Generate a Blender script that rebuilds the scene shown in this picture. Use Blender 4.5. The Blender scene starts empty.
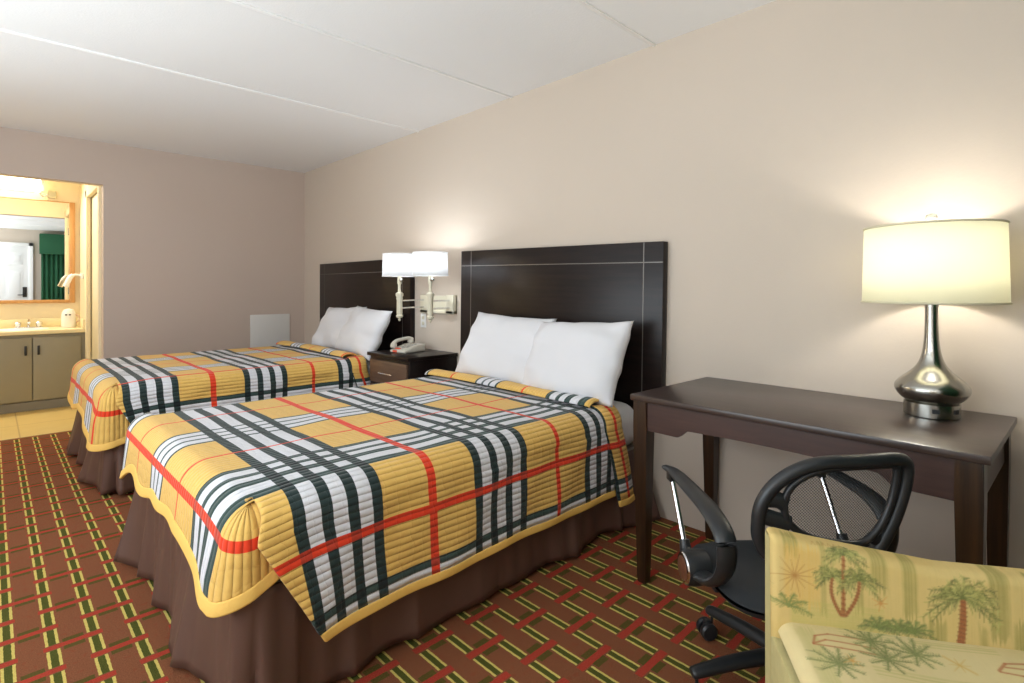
import bpy, bmesh, math, random
import numpy as np
from mathutils import Vector, Matrix
from math import sin, cos, pi, radians as R, atan, hypot, exp
random.seed(4); rng = np.random.default_rng(7)
SC = bpy.context.scene
COL = SC.collection

# ------------------------------------------------------------------ helpers
def lin(c):
    out = []
    for v in c[:3]:
        v = v/255.0
        out.append(v/12.92 if v <= 0.04045 else ((v+0.055)/1.055)**2.4)
    return (out[0], out[1], out[2], 1.0)

class NT:
    def __init__(s, name):
        s.m = bpy.data.materials.new(name); s.m.use_nodes = True
        s.t = s.m.node_tree; s.n = s.t.nodes; s.l = s.t.links
        s.b = s.n['Principled BSDF']; s.out = s.n['Material Output']
    def new(s, kind, **kw):
        x = s.n.new(kind)
        for k, v in kw.items(): setattr(x, k, v)
        return x
    def put(s, sock, v):
        if hasattr(v, 'is_output') or isinstance(v, bpy.types.NodeSocket): s.l.new(v, sock)
        else: sock.default_value = v
    def math(s, op, a, b=0.0, c=None, clamp=False):
        x = s.new('ShaderNodeMath', operation=op); x.use_clamp = clamp
        s.put(x.inputs[0], a); s.put(x.inputs[1], b)
        if c is not None: s.put(x.inputs[2], c)
        return x.outputs[0]
    def mix(s, f, a, b, blend='MIX'):
        x = s.new('ShaderNodeMix', data_type='RGBA', blend_type=blend)
        s.put(x.inputs[0], f); s.put(x.inputs[6], a); s.put(x.inputs[7], b)
        return x.outputs[2]
    def noise(s, scale, detail=3, rough=0.5, vec=None, out=0):
        x = s.new('ShaderNodeTexNoise'); x.inputs['Scale'].default_value = scale
        x.inputs['Detail'].default_value = detail; x.inputs['Roughness'].default_value = rough
        if vec is not None: s.l.new(vec, x.inputs['Vector'])
        return x.outputs[out]
    def coord(s, which='Object'):
        return s.new('ShaderNodeTexCoord').outputs[which]
    def geo(s): return s.new('ShaderNodeNewGeometry').outputs['Position']
    def scaled(s, vec, sc):
        x = s.new('ShaderNodeVectorMath', operation='MULTIPLY'); s.l.new(vec, x.inputs[0]); x.inputs[1].default_value = sc
        return x.outputs[0]
    def bump(s, h, strength=0.3, dist=0.01):
        x = s.new('ShaderNodeBump'); x.inputs['Strength'].default_value = strength; x.inputs['Distance'].default_value = dist
        s.l.new(h, x.inputs['Height']); s.l.new(x.outputs[0], s.b.inputs['Normal']); return x
    def base(s, v): s.put(s.b.inputs['Base Color'], v)
    def set(s, **kw):
        for k, v in kw.items(): s.b.inputs[k.replace('_', ' ')].default_value = v
        return s

def plain(name, rgb, rough=0.5, metal=0.0, bscale=0, bstr=0.1, var=0.0, vscale=8, coat=0.0, spec=None):
    n = NT(name); c = lin(rgb)
    n.set(Roughness=rough, Metallic=metal)
    if spec is not None: n.b.inputs['Specular IOR Level'].default_value = spec
    if coat: n.b.inputs['Coat Weight'].default_value = coat; n.b.inputs['Coat Roughness'].default_value = 0.15
    if var:
        f = n.noise(vscale, 4, 0.6, n.coord())
        d = tuple(x*(1-var) for x in c[:3])+(1,); e = tuple(min(1, x*(1+var)) for x in c[:3])+(1,)
        n.base(n.mix(f, d, e))
    else: n.base(c)
    if bscale: n.bump(n.noise(bscale, 3, 0.6, n.coord()), bstr, 0.005)
    return n.m

def wood(name, rgb, rgb2, rough=0.35, axis=0, coat=0.0, scale=1.0):
    n = NT(name); n.set(Roughness=rough)
    st = [14.0, 14.0, 14.0]; st[axis] = 0.9
    v = n.scaled(n.coord(), tuple(q*scale for q in st))
    f = n.noise(3.0, 5, 0.65, v)
    r = n.new('ShaderNodeValToRGB'); n.l.new(f, r.inputs[0])
    r.color_ramp.elements[0].position = 0.35; r.color_ramp.elements[0].color = lin(rgb)
    r.color_ramp.elements[1].position = 0.7; r.color_ramp.elements[1].color = lin(rgb2)
    n.base(r.outputs[0])
    if coat: n.b.inputs['Coat Weight'].default_value = coat; n.b.inputs['Coat Roughness'].default_value = 0.12
    n.bump(f, 0.05, 0.002)
    return n.m

def bm_box(bm, x0, x1, y0, y1, z0, z1, bev=0.0, seg=2):
    t = bmesh.new()
    bmesh.ops.create_cube(t, size=1.0)
    bmesh.ops.scale(t, vec=(x1-x0, y1-y0, z1-z0), verts=t.verts)
    bmesh.ops.translate(t, vec=((x0+x1)/2, (y0+y1)/2, (z0+z1)/2), verts=t.verts)
    if bev: bmesh.ops.bevel(t, geom=t.edges[:], offset=bev, segments=seg, profile=0.5, affect='EDGES')
    merge(bm, t)

def merge(bm, t, mat=None):
    if mat is not None: bmesh.ops.transform(t, matrix=mat, verts=t.verts)
    me = bpy.data.meshes.new('tmp'); t.to_mesh(me); t.free(); bm.from_mesh(me); bpy.data.meshes.remove(me)

def bm_prism(bm, pts, z0, z1, frame=None, bev=0.0):
    """polygon pts (a, b) extruded along the third axis; frame maps (a, b, c) to xyz"""
    t = bmesh.new()
    lo = [t.verts.new((p[0], p[1], z0)) for p in pts]; hi = [t.verts.new((p[0], p[1], z1)) for p in pts]
    n = len(pts)
    t.faces.new(lo[::-1]); t.faces.new(hi)
    for i in range(n): t.faces.new((lo[i], lo[(i+1) % n], hi[(i+1) % n], hi[i]))
    if bev: bmesh.ops.bevel(t, geom=t.edges[:], offset=bev, segments=2, profile=0.5, affect='EDGES')
    bmesh.ops.recalc_face_normals(t, faces=t.faces)
    merge(bm, t, frame)
    
def frame(ax, ay, az, o=(0, 0, 0)):
    m = Matrix.Identity(4)
    for i, v in enumerate((ax, ay, az)):
        for k in range(3): m[k][i] = v[k]
    for k in range(3): m[k][3] = o[k]
    return m

def bm_lathe(bm, prof, c=(0, 0, 0), seg=40, cap=True, rot=None):
    t = bmesh.new(); rings = []
    for r, z in prof:
        rings.append([t.verts.new((r*cos(2*pi*i/seg), r*sin(2*pi*i/seg), z)) for i in range(seg)])
    for a, b in zip(rings, rings[1:]):
        for i in range(seg): t.faces.new((a[i], a[(i+1) % seg], b[(i+1) % seg], b[i]))
    if cap:
        t.faces.new(rings[0][::-1]); t.faces.new(rings[-1])
    bmesh.ops.recalc_face_normals(t, faces=t.faces)
    m = Matrix.Translation(c)
    if rot is not None: m = m @ rot
    merge(bm, t, m)

def smooth_path(pts, n=6, closed=False):
    P = [Vector(p) for p in pts]; out = []
    N = len(P)
    rngi = range(N) if closed else range(N-1)
    for i in rngi:
        if closed: p0, p1, p2, p3 = P[i-1], P[i], P[(i+1) % N], P[(i+2) % N]
        else: p0, p1, p2, p3 = P[max(i-1, 0)], P[i], P[i+1], P[min(i+2, N-1)]
        for k in range(n):
            t = k/n
            out.append(0.5*((2*p1)+(-p0+p2)*t+(2*p0-5*p1+4*p2-p3)*t*t+(-p0+3*p1-3*p2+p3)*t**3))
    if not closed: out.append(P[-1])
    return out

def bm_tube(bm, pts, r, seg=10, smooth=0, closed=False, flat=1.0, up=(0, 0, 1)):
    """round or flattened tube; r number or list"""
    if smooth:
        n0 = len(pts)
        P = smooth_path(pts, smooth, closed)
        if isinstance(r, (list, tuple)):
            m = len(P); r = [r[min(int(i/m*(n0-(0 if closed else 1))), n0-1)]*(1-(i/m*(n0-1) % 1))+r[min(int(i/m*(n0-1))+1, n0-1)]*(i/m*(n0-1) % 1) for i in range(m)]
    else: P = [Vector(p) for p in pts]
    n = len(P); rs = r if isinstance(r, (list, tuple)) else [r]*n
    t = bmesh.new(); rings = []; upv = Vector(up)
    for i, p in enumerate(P):
        if closed: d = P[(i+1) % n]-P[i-1]
        else: d = P[min(i+1, n-1)]-P[max(i-1, 0)]
        d.normalize(); a = d.cross(upv)
        if a.length < 1e-3: a = d.cross(Vector((1, 0, 0)))
        a.normalize(); b = a.cross(d).normalized()
        rings.append([t.verts.new(p+a*rs[i]*cos(2*pi*k/seg)+b*rs[i]*flat*sin(2*pi*k/seg)) for k in range(seg)])
    prs = list(zip(rings, rings[1:]))
    if closed: prs.append((rings[-1], rings[0]))
    for a, b in prs:
        for k in range(seg): t.faces.new((a[k], a[(k+1) % seg], b[(k+1) % seg], b[k]))
    if not closed: t.faces.new(rings[0][::-1]); t.faces.new(rings[-1])
    bmesh.ops.recalc_face_normals(t, faces=t.faces)
    merge(bm, t)

def world(o):
    m = Matrix.Identity(4)
    while o is not None:
        m = Matrix.Translation(o.location) @ o.rotation_euler.to_matrix().to_4x4() @ m; o = o.parent
    return m

def obj(name, bm, mat, parent=None, local=False, smooth=True, angle=40):
    """one mesh object; vertices given in world space unless local=True"""
    me = bpy.data.meshes.new(name)
    if parent is not None and not local:
        bmesh.ops.transform(bm, matrix=world(parent).inverted(), verts=bm.verts)
    bm.to_mesh(me); bm.free()
    o = bpy.data.objects.new(name, me); COL.objects.link(o)
    if mat: me.materials.append(mat)
    if parent is not None: o.parent = parent
    if smooth:
        for p in me.polygons: p.use_smooth = True
        me.set_sharp_from_angle(angle=R(angle))
    return o

def recenter(o, loc):
    o.data.transform(Matrix.Translation([-c for c in loc])); o.location = loc

def tag(o, label, cat, group=None):
    o['label'] = label; o['category'] = cat
    if group: o['group'] = group
    return o
def thing(name, loc, label, cat, rz=0.0, group=None):
    o = bpy.data.objects.new(name, None); COL.objects.link(o); o.location = loc; o.rotation_euler = (0, 0, rz)
    o.empty_display_size = 0.1
    return tag(o, label, cat, group)
def struct(name, bm, mat, smooth=False, parent=None):
    o = obj(name, bm, mat, parent, smooth=smooth)
    if parent is None: o['kind'] = 'structure'
    return o
def B(*a, bev=0.0, seg=2):
    bm = bmesh.new(); bm_box(bm, *a, bev=bev, seg=seg); return bm
def copy_tree(o, parent=None):
    c = o.copy(); COL.objects.link(c)
    if parent is not None: c.parent = parent
    for ch in list(o.children): copy_tree(ch, c)
    return c

# ------------------------------------------------------------------ key dimensions (camera stands at the world origin)
XR, YF, H = 2.47, 5.793, 2.44          # headboard wall, far wall, ceiling
XL, YB = -1.9, -0.75                   # unseen left wall, wall behind the camera
AX, AYB = 0.70, 7.45                   # washroom alcove: its right wall and back wall
HDR = 2.075

# ------------------------------------------------------------------ materials
def wall_mat(name, rgb, rgb2, bs=0.15):
    n = NT(name); n.set(Roughness=0.75); n.b.inputs['Specular IOR Level'].default_value = 0.25
    p = n.geo()
    n.base(n.mix(n.noise(0.8, 2, 0.5, p), lin(rgb), lin(rgb2)))
    a = n.noise(90, 4, 0.6, p); b = n.noise(3.2, 2, 0.5, p)
    n.bump(n.math('ADD', a, n.math('MULTIPLY', b, 3.0)), bs, 0.003)
    return n.m
M_wall = wall_mat('wall paint', (197, 183, 168), (203, 190, 176))
M_wallfar = wall_mat('far wall paint', (190, 172, 160), (198, 182, 170))
M_cream = wall_mat('cream paint', (232, 218, 186), (238, 226, 196))
M_ceil = wall_mat('ceiling paint', (226, 226, 226), (232, 232, 232), 0.35)
M_trimw = plain('ceiling batten paint', (240, 240, 240), 0.6)
M_dark = wood('espresso wood', (20, 14, 13), (36, 25, 22), 0.32, 1); M_dark.node_tree.nodes['Principled BSDF'].inputs['Specular IOR Level'].default_value = 0.28
M_deskleg = wood('espresso leg wood', (34, 21, 13), (64, 41, 22), 0.3, 2, coat=0.1)
M_desktop = wood('desk top laminate', (54, 42, 38), (66, 52, 47), 0.33, 1, coat=0.15)
M_walnut = wood('walnut laminate', (86, 64, 50), (112, 86, 68), 0.4, 1)
M_skirt = plain('brown bed skirt cloth', (92, 66, 56), 0.5, var=0.08, vscale=5, bscale=500, bstr=0.05)
M_sheet = plain('white cotton', (214, 214, 218), 0.8, bscale=14, bstr=0.25)
M_boxs = plain('box spring cloth', (150, 140, 130), 0.9)
M_black = plain('black plastic', (34, 36, 38), 0.38)
M_blackfab = plain('black seat cloth', (36, 39, 42), 0.85, bscale=600, bstr=0.2)
M_chrome = plain('chrome', (225, 225, 228), 0.12, 1.0)
M_inlay = plain('grey inlay', (128, 124, 120), 0.3, 0.6)
M_ivory = plain('ivory enamel', (214, 208, 186), 0.4)
M_brown = plain('disc brown', (96, 60, 44), 0.35)
M_white = plain('white plastic', (235, 235, 232), 0.4)
M_grey = plain('grey painted cabinet', (148, 142, 122), 0.5, var=0.03)
M_greydk = plain('grey toe board', (128, 124, 112), 0.6)
M_counter = plain('cream counter', (236, 222, 180), 0.35)
M_orange = wood('honey oak', (184, 134, 78), (202, 152, 94), 0.45, 2)
M_doorp = plain('pale door paint', (222, 212, 180), 0.5)
M_doorw = plain('white door paint', (236, 236, 236), 0.45)
M_green = plain('green curtain cloth', (30, 84, 54), 0.85, bscale=300, bstr=0.1)
M_phone = plain('phone plastic', (205, 200, 188), 0.4)
M_red = plain('orange red plastic', (226, 92, 66), 0.4)

def nickel():
    n = NT('brushed nickel'); n.set(Metallic=1.0, Roughness=0.2); n.base(lin((172, 170, 162)))
    v = n.scaled(n.coord(), (3, 3, 160)); n.bump(n.noise(6, 2, 0.5, v), 0.04, 0.001); return n.m
M_nickel = nickel()

def carpet():
    n = NT('carpet'); n.set(Roughness=0.95); n.b.inputs['Specular IOR Level'].default_value = 0.1
    p = n.geo(); sx = n.new('ShaderNodeSeparateXYZ'); n.l.new(p, sx.inputs[0])
    wob = n.math('MULTIPLY', n.math('SUBTRACT', n.noise(60, 2, 0.5, p), 0.5), 0.004)
    CX, RY = 0.1072, 0.1407
    u = n.math('DIVIDE', n.math('SUBTRACT', n.math('ADD', sx.outputs[0], wob), 0.040), CX)
    v = n.math('DIVIDE', n.math('SUBTRACT', n.math('ADD', sx.outputs[1], wob), 1.178), RY)
    iu = n.math('ROUND', u); du = n.math('MULTIPLY', n.math('SUBTRACT', u, iu), CX)      # offset to nearest column, metres
    iv = n.math('ROUND', v); dv = n.math('MULTIPLY', n.math('SUBTRACT', v, iv), RY)
    adu = n.math('ABSOLUTE', du); adv = n.math('ABSOLUTE', dv)
    # red bars join column k and k+1 where (k + row) is odd (k=15, row=0)
    fl = n.math('FLOOR', u); par = n.math('MODULO', n.math('ADD', n.math('ADD', fl, iv), 1001.0), 2.0)  # 0 where joined
    joined = n.math('LESS_THAN', par, 0.5)
    nearcol = n.math('LESS_THAN', adu, 0.0235)
    inbar = n.math('MAXIMUM', joined, nearcol)
    red = n.math('MULTIPLY', n.math('LESS_THAN', adv, 0.0125), inbar)
    notnear = n.math('GREATER_THAN', adu, 0.026)
    g1 = n.math('MULTIPLY', n.math('LESS_THAN', adv, 0.036), n.math('GREATER_THAN', adv, 0.0125))
    grn = n.math('MULTIPLY', n.math('MULTIPLY', g1, joined), notnear)
    seg = n.math('GREATER_THAN', adv, 0.018)
    yel = n.math('MULTIPLY', n.math('MULTIPLY', n.math('LESS_THAN', adu, 0.0175), n.math('GREATER_THAN', adu, 0.0095)), seg)
    gin = n.math('MULTIPLY', n.math('LESS_THAN', adu, 0.0095), seg)
    fr_ = n.new('ShaderNodeMapRange'); n.l.new(n.noise(260, 3, 0.75, p), fr_.inputs[0]); fr_.inputs[1].default_value = 0.3; fr_.inputs[2].default_value = 0.7; fine = fr_.outputs[0]; big = n.noise(2.0, 3, 0.5, p)
    brown = n.mix(fine, lin((90, 50, 30)), lin((154, 98, 68)))
    brown = n.mix(n.math('MULTIPLY', n.noise(140, 3, 0.7, p), 0.5), brown, lin((146, 92, 64)))
    # scattered reddish and greenish flecks
    brown = n.mix(n.math('MULTIPLY', n.math('GREATER_THAN', n.noise(45, 2, 0.5, p), 0.62), 0.25), brown, lin((140, 54, 34)))
    c = n.mix(n.math('MULTIPLY', grn, 0.8), brown, n.mix(fine, lin((58, 62, 20)), lin((90, 92, 40))))
    c = n.mix(gin, c, n.mix(fine, lin((60, 66, 22)), lin((98, 98, 46))))
    c = n.mix(red, c, n.mix(fine, lin((150, 46, 34)), lin((190, 78, 60))))
    c = n.mix(yel, c, n.mix(fine, lin((190, 168, 76)), lin((226, 208, 124))))
    n.base(c); n.bump(fine, 0.5, 0.004)
    return n.m
M_carpet = carpet()

def tiles():
    n = NT('yellow floor tile'); n.set(Roughness=0.3)
    p = n.geo(); sx = n.new('ShaderNodeSeparateXYZ'); n.l.new(p, sx.inputs[0])
    def g(o, off, pitch):
        a = n.math('FRACT', n.math('DIVIDE', n.math('ADD', o, off), pitch))
        return n.math('LESS_THAN', a, 0.015)
    gr = n.math('MAXIMUM', g(sx.outputs[0], 10.0-0.245, 0.62), g(sx.outputs[1], 10.0-5.70, 0.62))
    f = n.noise(6, 4, 0.6, p)
    n.base(n.mix(gr, n.mix(f, lin((216, 186, 112)), lin((232, 206, 136))), lin((190, 160, 96))))
    return n.m
M_tile = tiles()

def steps(n, coord, bands):
    """sum of box masks: bands = [(lo, hi)]"""
    acc = None
    for lo, hi in bands:
        m = n.math('COMPARE', coord, (lo+hi)/2, (hi-lo)/2)
        acc = m if acc is None else n.math('MAXIMUM', acc, m)
    return acc

S_DARK, S_WHITE = [], []
for c0 in (0.730, 1.372, 2.012):
    a = c0-0.137; k = 0
    while k < 4:
        S_DARK.append((a, a+0.035)); a += 0.035
        if k < 3: S_WHITE.append((a, a+0.0447)); a += 0.0447
        k += 1
T_DARK = [(1.097, 1.109), (1.142, 1.167), (1.764, 1.791), (1.70, 1.723), (1.632, 1.666), (1.547, 1.585),
          (2.172, 2.187), (2.230, 2.245), (2.288, 2.303), (2.346, 2.361),
          (2.80, 2.815), (2.858, 2.873), (2.916, 2.931), (2.974, 2.989)]
T_WHITE = [(1.109, 1.142), (1.585, 1.632), (1.666, 1.70), (1.723, 1.764), (2.187, 2.230), (2.245, 2.288), (2.303, 2.346),
           (2.815, 2.858), (2.873, 2.916), (2.931, 2.974)]
S_RED = [(0.378, 0.408), (1.037, 1.069), (1.681, 1.703), (2.190, 2.206)]
T_RED = [(1.316, 1.345), (1.963, 1.975), (2.584, 2.596), (3.23, 3.26)]

def plaid():
    n = NT('plaid quilt'); n.set(Roughness=0.85); n.b.inputs['Specular IOR Level'].default_value = 0.2
    n.b.inputs['Sheen Weight'].default_value = 0.15
    uv = n.new('ShaderNodeUVMap'); uv.uv_map = 'UVMap'
    sx = n.new('ShaderNodeSeparateXYZ'); n.l.new(uv.outputs[0], sx.inputs[0])
    s, t = sx.outputs[0], sx.outputs[1]
    thread = n.noise(900, 2, 0.5, uv.outputs[0])
    yel = n.mix(thread, lin((216, 168, 82)), lin((238, 198, 114)))
    wh = n.mix(thread, lin((206, 206, 212)), lin((228, 228, 233)))
    dk = n.mix(thread, lin((28, 40, 40)), lin((52, 68, 66)))
    dk2 = n.mix(thread, lin((18, 24, 26)), lin((32, 42, 42)))
    dkt = n.mix(thread, lin((44, 62, 58)), lin((70, 88, 84)))
    rd = n.mix(thread, lin((222, 52, 26)), lin((240, 78, 44)))
    sd, sw, sr = steps(n, s, S_DARK), steps(n, s, S_WHITE), steps(n, s, S_RED)
    td, tw, tr = steps(n, t, T_DARK), steps(n, t, T_WHITE), steps(n, t, T_RED)
    c = n.mix(n.math('MAXIMUM', sw, tw), yel, wh)
    c = n.mix(td, c, dkt); c = n.mix(sd, c, dk)
    c = n.mix(n.math('MULTIPLY', sd, td), c, dk2)
    anyred = n.math('MAXIMUM', sr, tr)
    onwhite = n.math('MAXIMUM', n.math('MAXIMUM', sd, td), 0.0)
    rf = n.math('SUBTRACT', anyred, n.math('MULTIPLY', n.math('MULTIPLY', anyred, onwhite), 0.35))
    c = n.mix(rf, c, rd)
    n.base(c)
    # channel quilting along the length, about 2.1 cm apart, plus short cross stitches
    ch = n.math('ABSOLUTE', n.math('SINE', n.math('MULTIPLY', t, pi/0.0215)))
    ch = n.math('POWER', ch, 0.5)
    nv = n.noise(18, 2, 0.5, uv.outputs[0])
    cross = n.math('ABSOLUTE', n.math('SINE', n.math('MULTIPLY', n.math('ADD', s, n.math('MULTIPLY', nv, 0.05)), pi/0.045)))
    cross = n.math('MULTIPLY', n.math('POWER', cross, 0.3), 0.35)
    n.bump(n.math('ADD', n.math('ADD', ch, cross), n.math('MULTIPLY', nv, 1.2)), 0.7, 0.008)
    return n.m
M_plaid = plaid()
M_bind = plain('yellow binding', (236, 190, 98), 0.8, bscale=120, bstr=0.3)

# ------------------------------------------------------------------ room shell
struct('floor', B(XL, XR, YB, 5.69, -0.08, 0.0), M_carpet)
struct('floor_tile', B(-1.2, AX+0.9, 5.69, AYB, -0.08, -0.002), M_tile)
struct('ceiling', B(XL, XR, YB, YF, H, H+0.08), M_ceil)
struct('wall_right', B(XR, XR+0.12, YB, YF+0.12, 0, H), M_wall)
bm = bmesh.new(); bm_box(bm, 0.704, XR, YF, YF+0.12, 0, H); bm_box(bm, XL, 0.704, YF, YF+0.06, HDR, H); bm_box(bm, XL, -1.1, YF, YF+0.06, 0, HDR)
struct('wall_far', bm, M_wallfar)
# cream face of the header on the washroom side
bm = bmesh.new(); bm_box(bm, XL, 0.704, YF+0.06, YF+0.12, HDR, H); bm_box(bm, XL, -1.1, YF+0.06, YF+0.12, 0, HDR)
struct('wall_far_washroom_side', bm, M_cream)
# unseen left wall; its wide window opening is added to brighten the room
bm = bmesh.new()
bm_box(bm, XL-0.12, XL, YB, 0.2, 0, H); bm_box(bm, XL-0.12, XL, 3.6, YF, 0, H)
bm_box(bm, XL-0.12, XL, 0.2, 3.6, 0, 0.75); bm_box(bm, XL-0.12, XL, 0.2, 3.6, 2.15, H)
struct('wall_left', bm, M_wall)
bm = bmesh.new()
for y in (0.2, 1.31, 2.44, 3.55): bm_box(bm, XL-0.09, XL-0.04, y, y+0.05, 0.75, 2.15)
for z in (0.75, 2.10): bm_box(bm, XL-0.09, XL-0.04, 0.2, 3.6, z, z+0.05)
struct('added_window_1', bm, M_white)  # frame of the added, unseen window
struct('wall_back', B(XL, XR, YB-0.12, YB, 0, H), M_wall)
struct('baseboard_far', B(0.72, XR-0.01, YF-0.008, YF, 0, 0.075, bev=0.003), M_wallfar)
# washroom alcove
struct('wall_washroom_back', B(-1.2, AX+0.1, AYB, AYB+0.1, 0, H), M_cream)
bm = bmesh.new(); bm_box(bm, AX, AX+0.1, 6.80, AYB, 0, H); bm_box(bm, AX, AX+0.1, YF+0.12, 6.80, 2.09, H); bm_box(bm, AX, AX+0.1, YF+0.12, 5.99, 0, 2.09)
struct('wall_washroom_right', bm, M_cream)
struct('wall_washroom_left', B(-1.2, -1.1, YF+0.12, AYB, 0, H), M_cream)
struct('ceiling_washroom', B(-1.2, AX+0.1, YF, AYB+0.1, H, H+0.08), M_cream)
# ceiling battens over the panel joints
for k, (y, w) in enumerate(((3.61, 0.022), (2.534, 0.022), (1.47, 0.022), (0.40, 0.022))):
    struct('trim_%d' % (k+1), B(XL, XR, y-w/2, y+w/2, H-0.008, H+0.001, bev=0.003), M_trimw, smooth=True)
struct('trim_5', B(0.0, 0.70, 5.68, 5.70, 0.0, 0.004), plain('threshold strip', (150, 110, 60), 0.5))
# washroom doorway on the alcove's right wall
bm = bmesh.new()
bm_box(bm, AX-0.015, AX+0.02, 6.77, 6.85, 0, 2.16, bev=0.004); bm_box(bm, AX-0.015, AX+0.02, 5.93, 6.85, 2.08, 2.16, bev=0.004); bm_box(bm, AX-0.015, AX+0.02, 5.93, 6.0, 0, 2.16, bev=0.004)
d1 = struct('door_1', B(AX+0.03, AX+0.07, 5.995, 6.795, 0.01, 2.085, bev=0.003), M_doorp, smooth=True)
struct('door_casing', bm, M_cream, smooth=True, parent=d1)
hd = bmesh.new(); 
for z in (0.3, 1.1, 1.85): bm_lathe(hd, [(0.007, 0), (0.007, 0.09)], (AX+0.02, 6.01, z), 10)
obj('hinge', hd, M_nickel, d1)
# entrance door behind the camera, seen in the mirror
def panel_door(x0, x1, y, z1):
    bm = bmesh.new(); bm_box(bm, x0, x1, y, y+0.02, 0.01, z1, bev=0.002)
    w = x1-x0
    for cx in (x0+w*0.28, x0+w*0.72):
        for za, zb in ((0.18, 0.78), (0.92, 1.55), (1.68, z1-0.14)):
            bm_box(bm, cx-w*0.165, cx+w*0.165, y+0.02, y+0.027, za, zb, bev=0.006)
            bm_box(bm, cx-w*0.115, cx+w*0.115, y+0.022, y+0.036, za+0.05, zb-0.05, bev=0.01)
    return bm
d2 = struct('door_2', panel_door(-0.22, 0.60, YB+0.005, 2.08), M_doorw, smooth=True)
bm = bmesh.new(); bm_box(bm, 0.60, 0.67, YB+0.001, YB+0.05, 0, 2.15, bev=0.004); bm_box(bm, -0.29, -0.22, YB+0.001, YB+0.05, 0, 2.15, bev=0.004); bm_box(bm, -0.29, 0.67, YB+0.001, YB+0.05, 2.08, 2.15, bev=0.004)
struct('door_frame', bm, M_doorw, smooth=True, parent=d2)
bm = bmesh.new(); bm_box(bm, 0.50, 0.57, YB+0.02, YB+0.045, 0.98, 1.2, bev=0.004)
bm_tube(bm, [(0.535, YB+0.04, 1.03), (0.535, YB+0.085, 1.03), (0.42, YB+0.085, 1.03)], 0.009)
struct('door_handle', bm, plain('dark lock metal', (60, 58, 56), 0.35, 0.8), smooth=True, parent=d2)

# green curtain and valance beside the entrance door (only its mirror image shows)
def curtain():
    bm = bmesh.new(); N = 120; prev = None
    for i in range(N+1):
        x = 0.80+1.45*i/N; y = YB+0.10+0.028*sin(i*0.95)+0.01*sin(i*0.33)
        a, b = bm.verts.new((x, y, 0.08)), bm.verts.new((x, y*0.6+(YB+0.1)*0.4, 2.16))
        if prev: bm.faces.new((prev[0], a, b, prev[1]))
        prev = (a, b)
    return bm
cu = thing('curtain', (1.5, YB+0.1, 0.08), 'green pleated curtain under a plain green valance, reflected in the washroom mirror', 'curtain')
o = obj('drape', curtain(), M_green, cu); md = o.modifiers.new('s', 'SOLIDIFY'); md.thickness = 0.004
obj('valance', B(0.77, 2.3, YB+0.02, YB+0.19, 1.92, 2.36, bev=0.01), M_green, cu)

# ------------------------------------------------------------------ washroom
van = thing('vanity_cabinet', (0.1, 7.15, 0), 'grey vanity cabinet with two doors and black pulls in the washroom alcove', 'cabinet')
obj('body', B(-0.75, 0.695, 6.905, 7.445, 0.09, 0.73), M_grey, van, smooth=False)
obj('toe_board', B(-0.75, 0.695, 6.90, 6.93, 0.0, 0.085), M_greydk, van, smooth=False)
for x0, x1, hx in ((-0.10, 0.288, 0.243), (0.296, 0.655, 0.335), (-0.50, -0.11, -0.45)):
    d = obj('door', B(x0, x1, 6.885, 6.904, 0.10, 0.70, bev=0.002), M_grey, van)
    bm = bmesh.new(); bm_box(bm, hx-0.009, hx+0.009, 6.862, 6.872, 0.535, 0.625, bev=0.003)
    bm_box(bm, hx-0.006, hx+0.006, 6.87, 6.886, 0.545, 0.555); bm_box(bm, hx-0.006, hx+0.006, 6.87, 6.886, 0.605, 0.615)
    obj('handle', bm, M_black, d)
ct = thing('vanity_countertop', (0.0, 7.15, 0.735), 'cream countertop with backsplash on the grey vanity', 'countertop')
obj('slab', B(-0.75, 0.695, 6.865, 7.45, 0.732, 0.768, bev=0.006), M_counter, ct)
obj('backsplash', B(-0.75, 0.695, 7.425, 7.449, 0.769, 0.86, bev=0.004), M_counter, ct)
obj('side_splash', B(0.672, 0.695, 6.90, 7.424, 0.769, 0.86, bev=0.004), M_counter, ct)
bm = bmesh.new(); bm_lathe(bm, [(0.21, 0.0), (0.205, 0.006), (0.19, 0.004), (0.17, 0.001)], (0.22, 7.14, 0.769), 40)
obj('sink_rim', bm, M_white, ct)
# faucet
FX = 0.06
fa = thing('sink_faucet', (0.22, 7.33, 0.769), 'chrome two handle faucet on the vanity counter', 'faucet')
bm = bmesh.new(); bm_box(bm, FX+0.11, FX+0.33, 7.31, 7.36, 0.769, 0.782, bev=0.005)
obj('base', bm, M_chrome, fa)
bm = bmesh.new(); bm_tube(bm, [(FX+0.22, 7.335, 0.78), (FX+0.22, 7.33, 0.84), (FX+0.22, 7.28, 0.855), (FX+0.22, 7.22, 0.83)], 0.012, smooth=5)
obj('spout', bm, M_chrome, fa)
for x in (FX+0.14, FX+0.30):
    bm = bmesh.new(); bm_lathe(bm, [(0.018, 0), (0.024, 0.014), (0.028, 0.04), (0.02, 0.05), (0.004, 0.053)], (x, 7.335, 0.782), 20)
    obj('handle', bm, M_chrome, fa)
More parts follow.
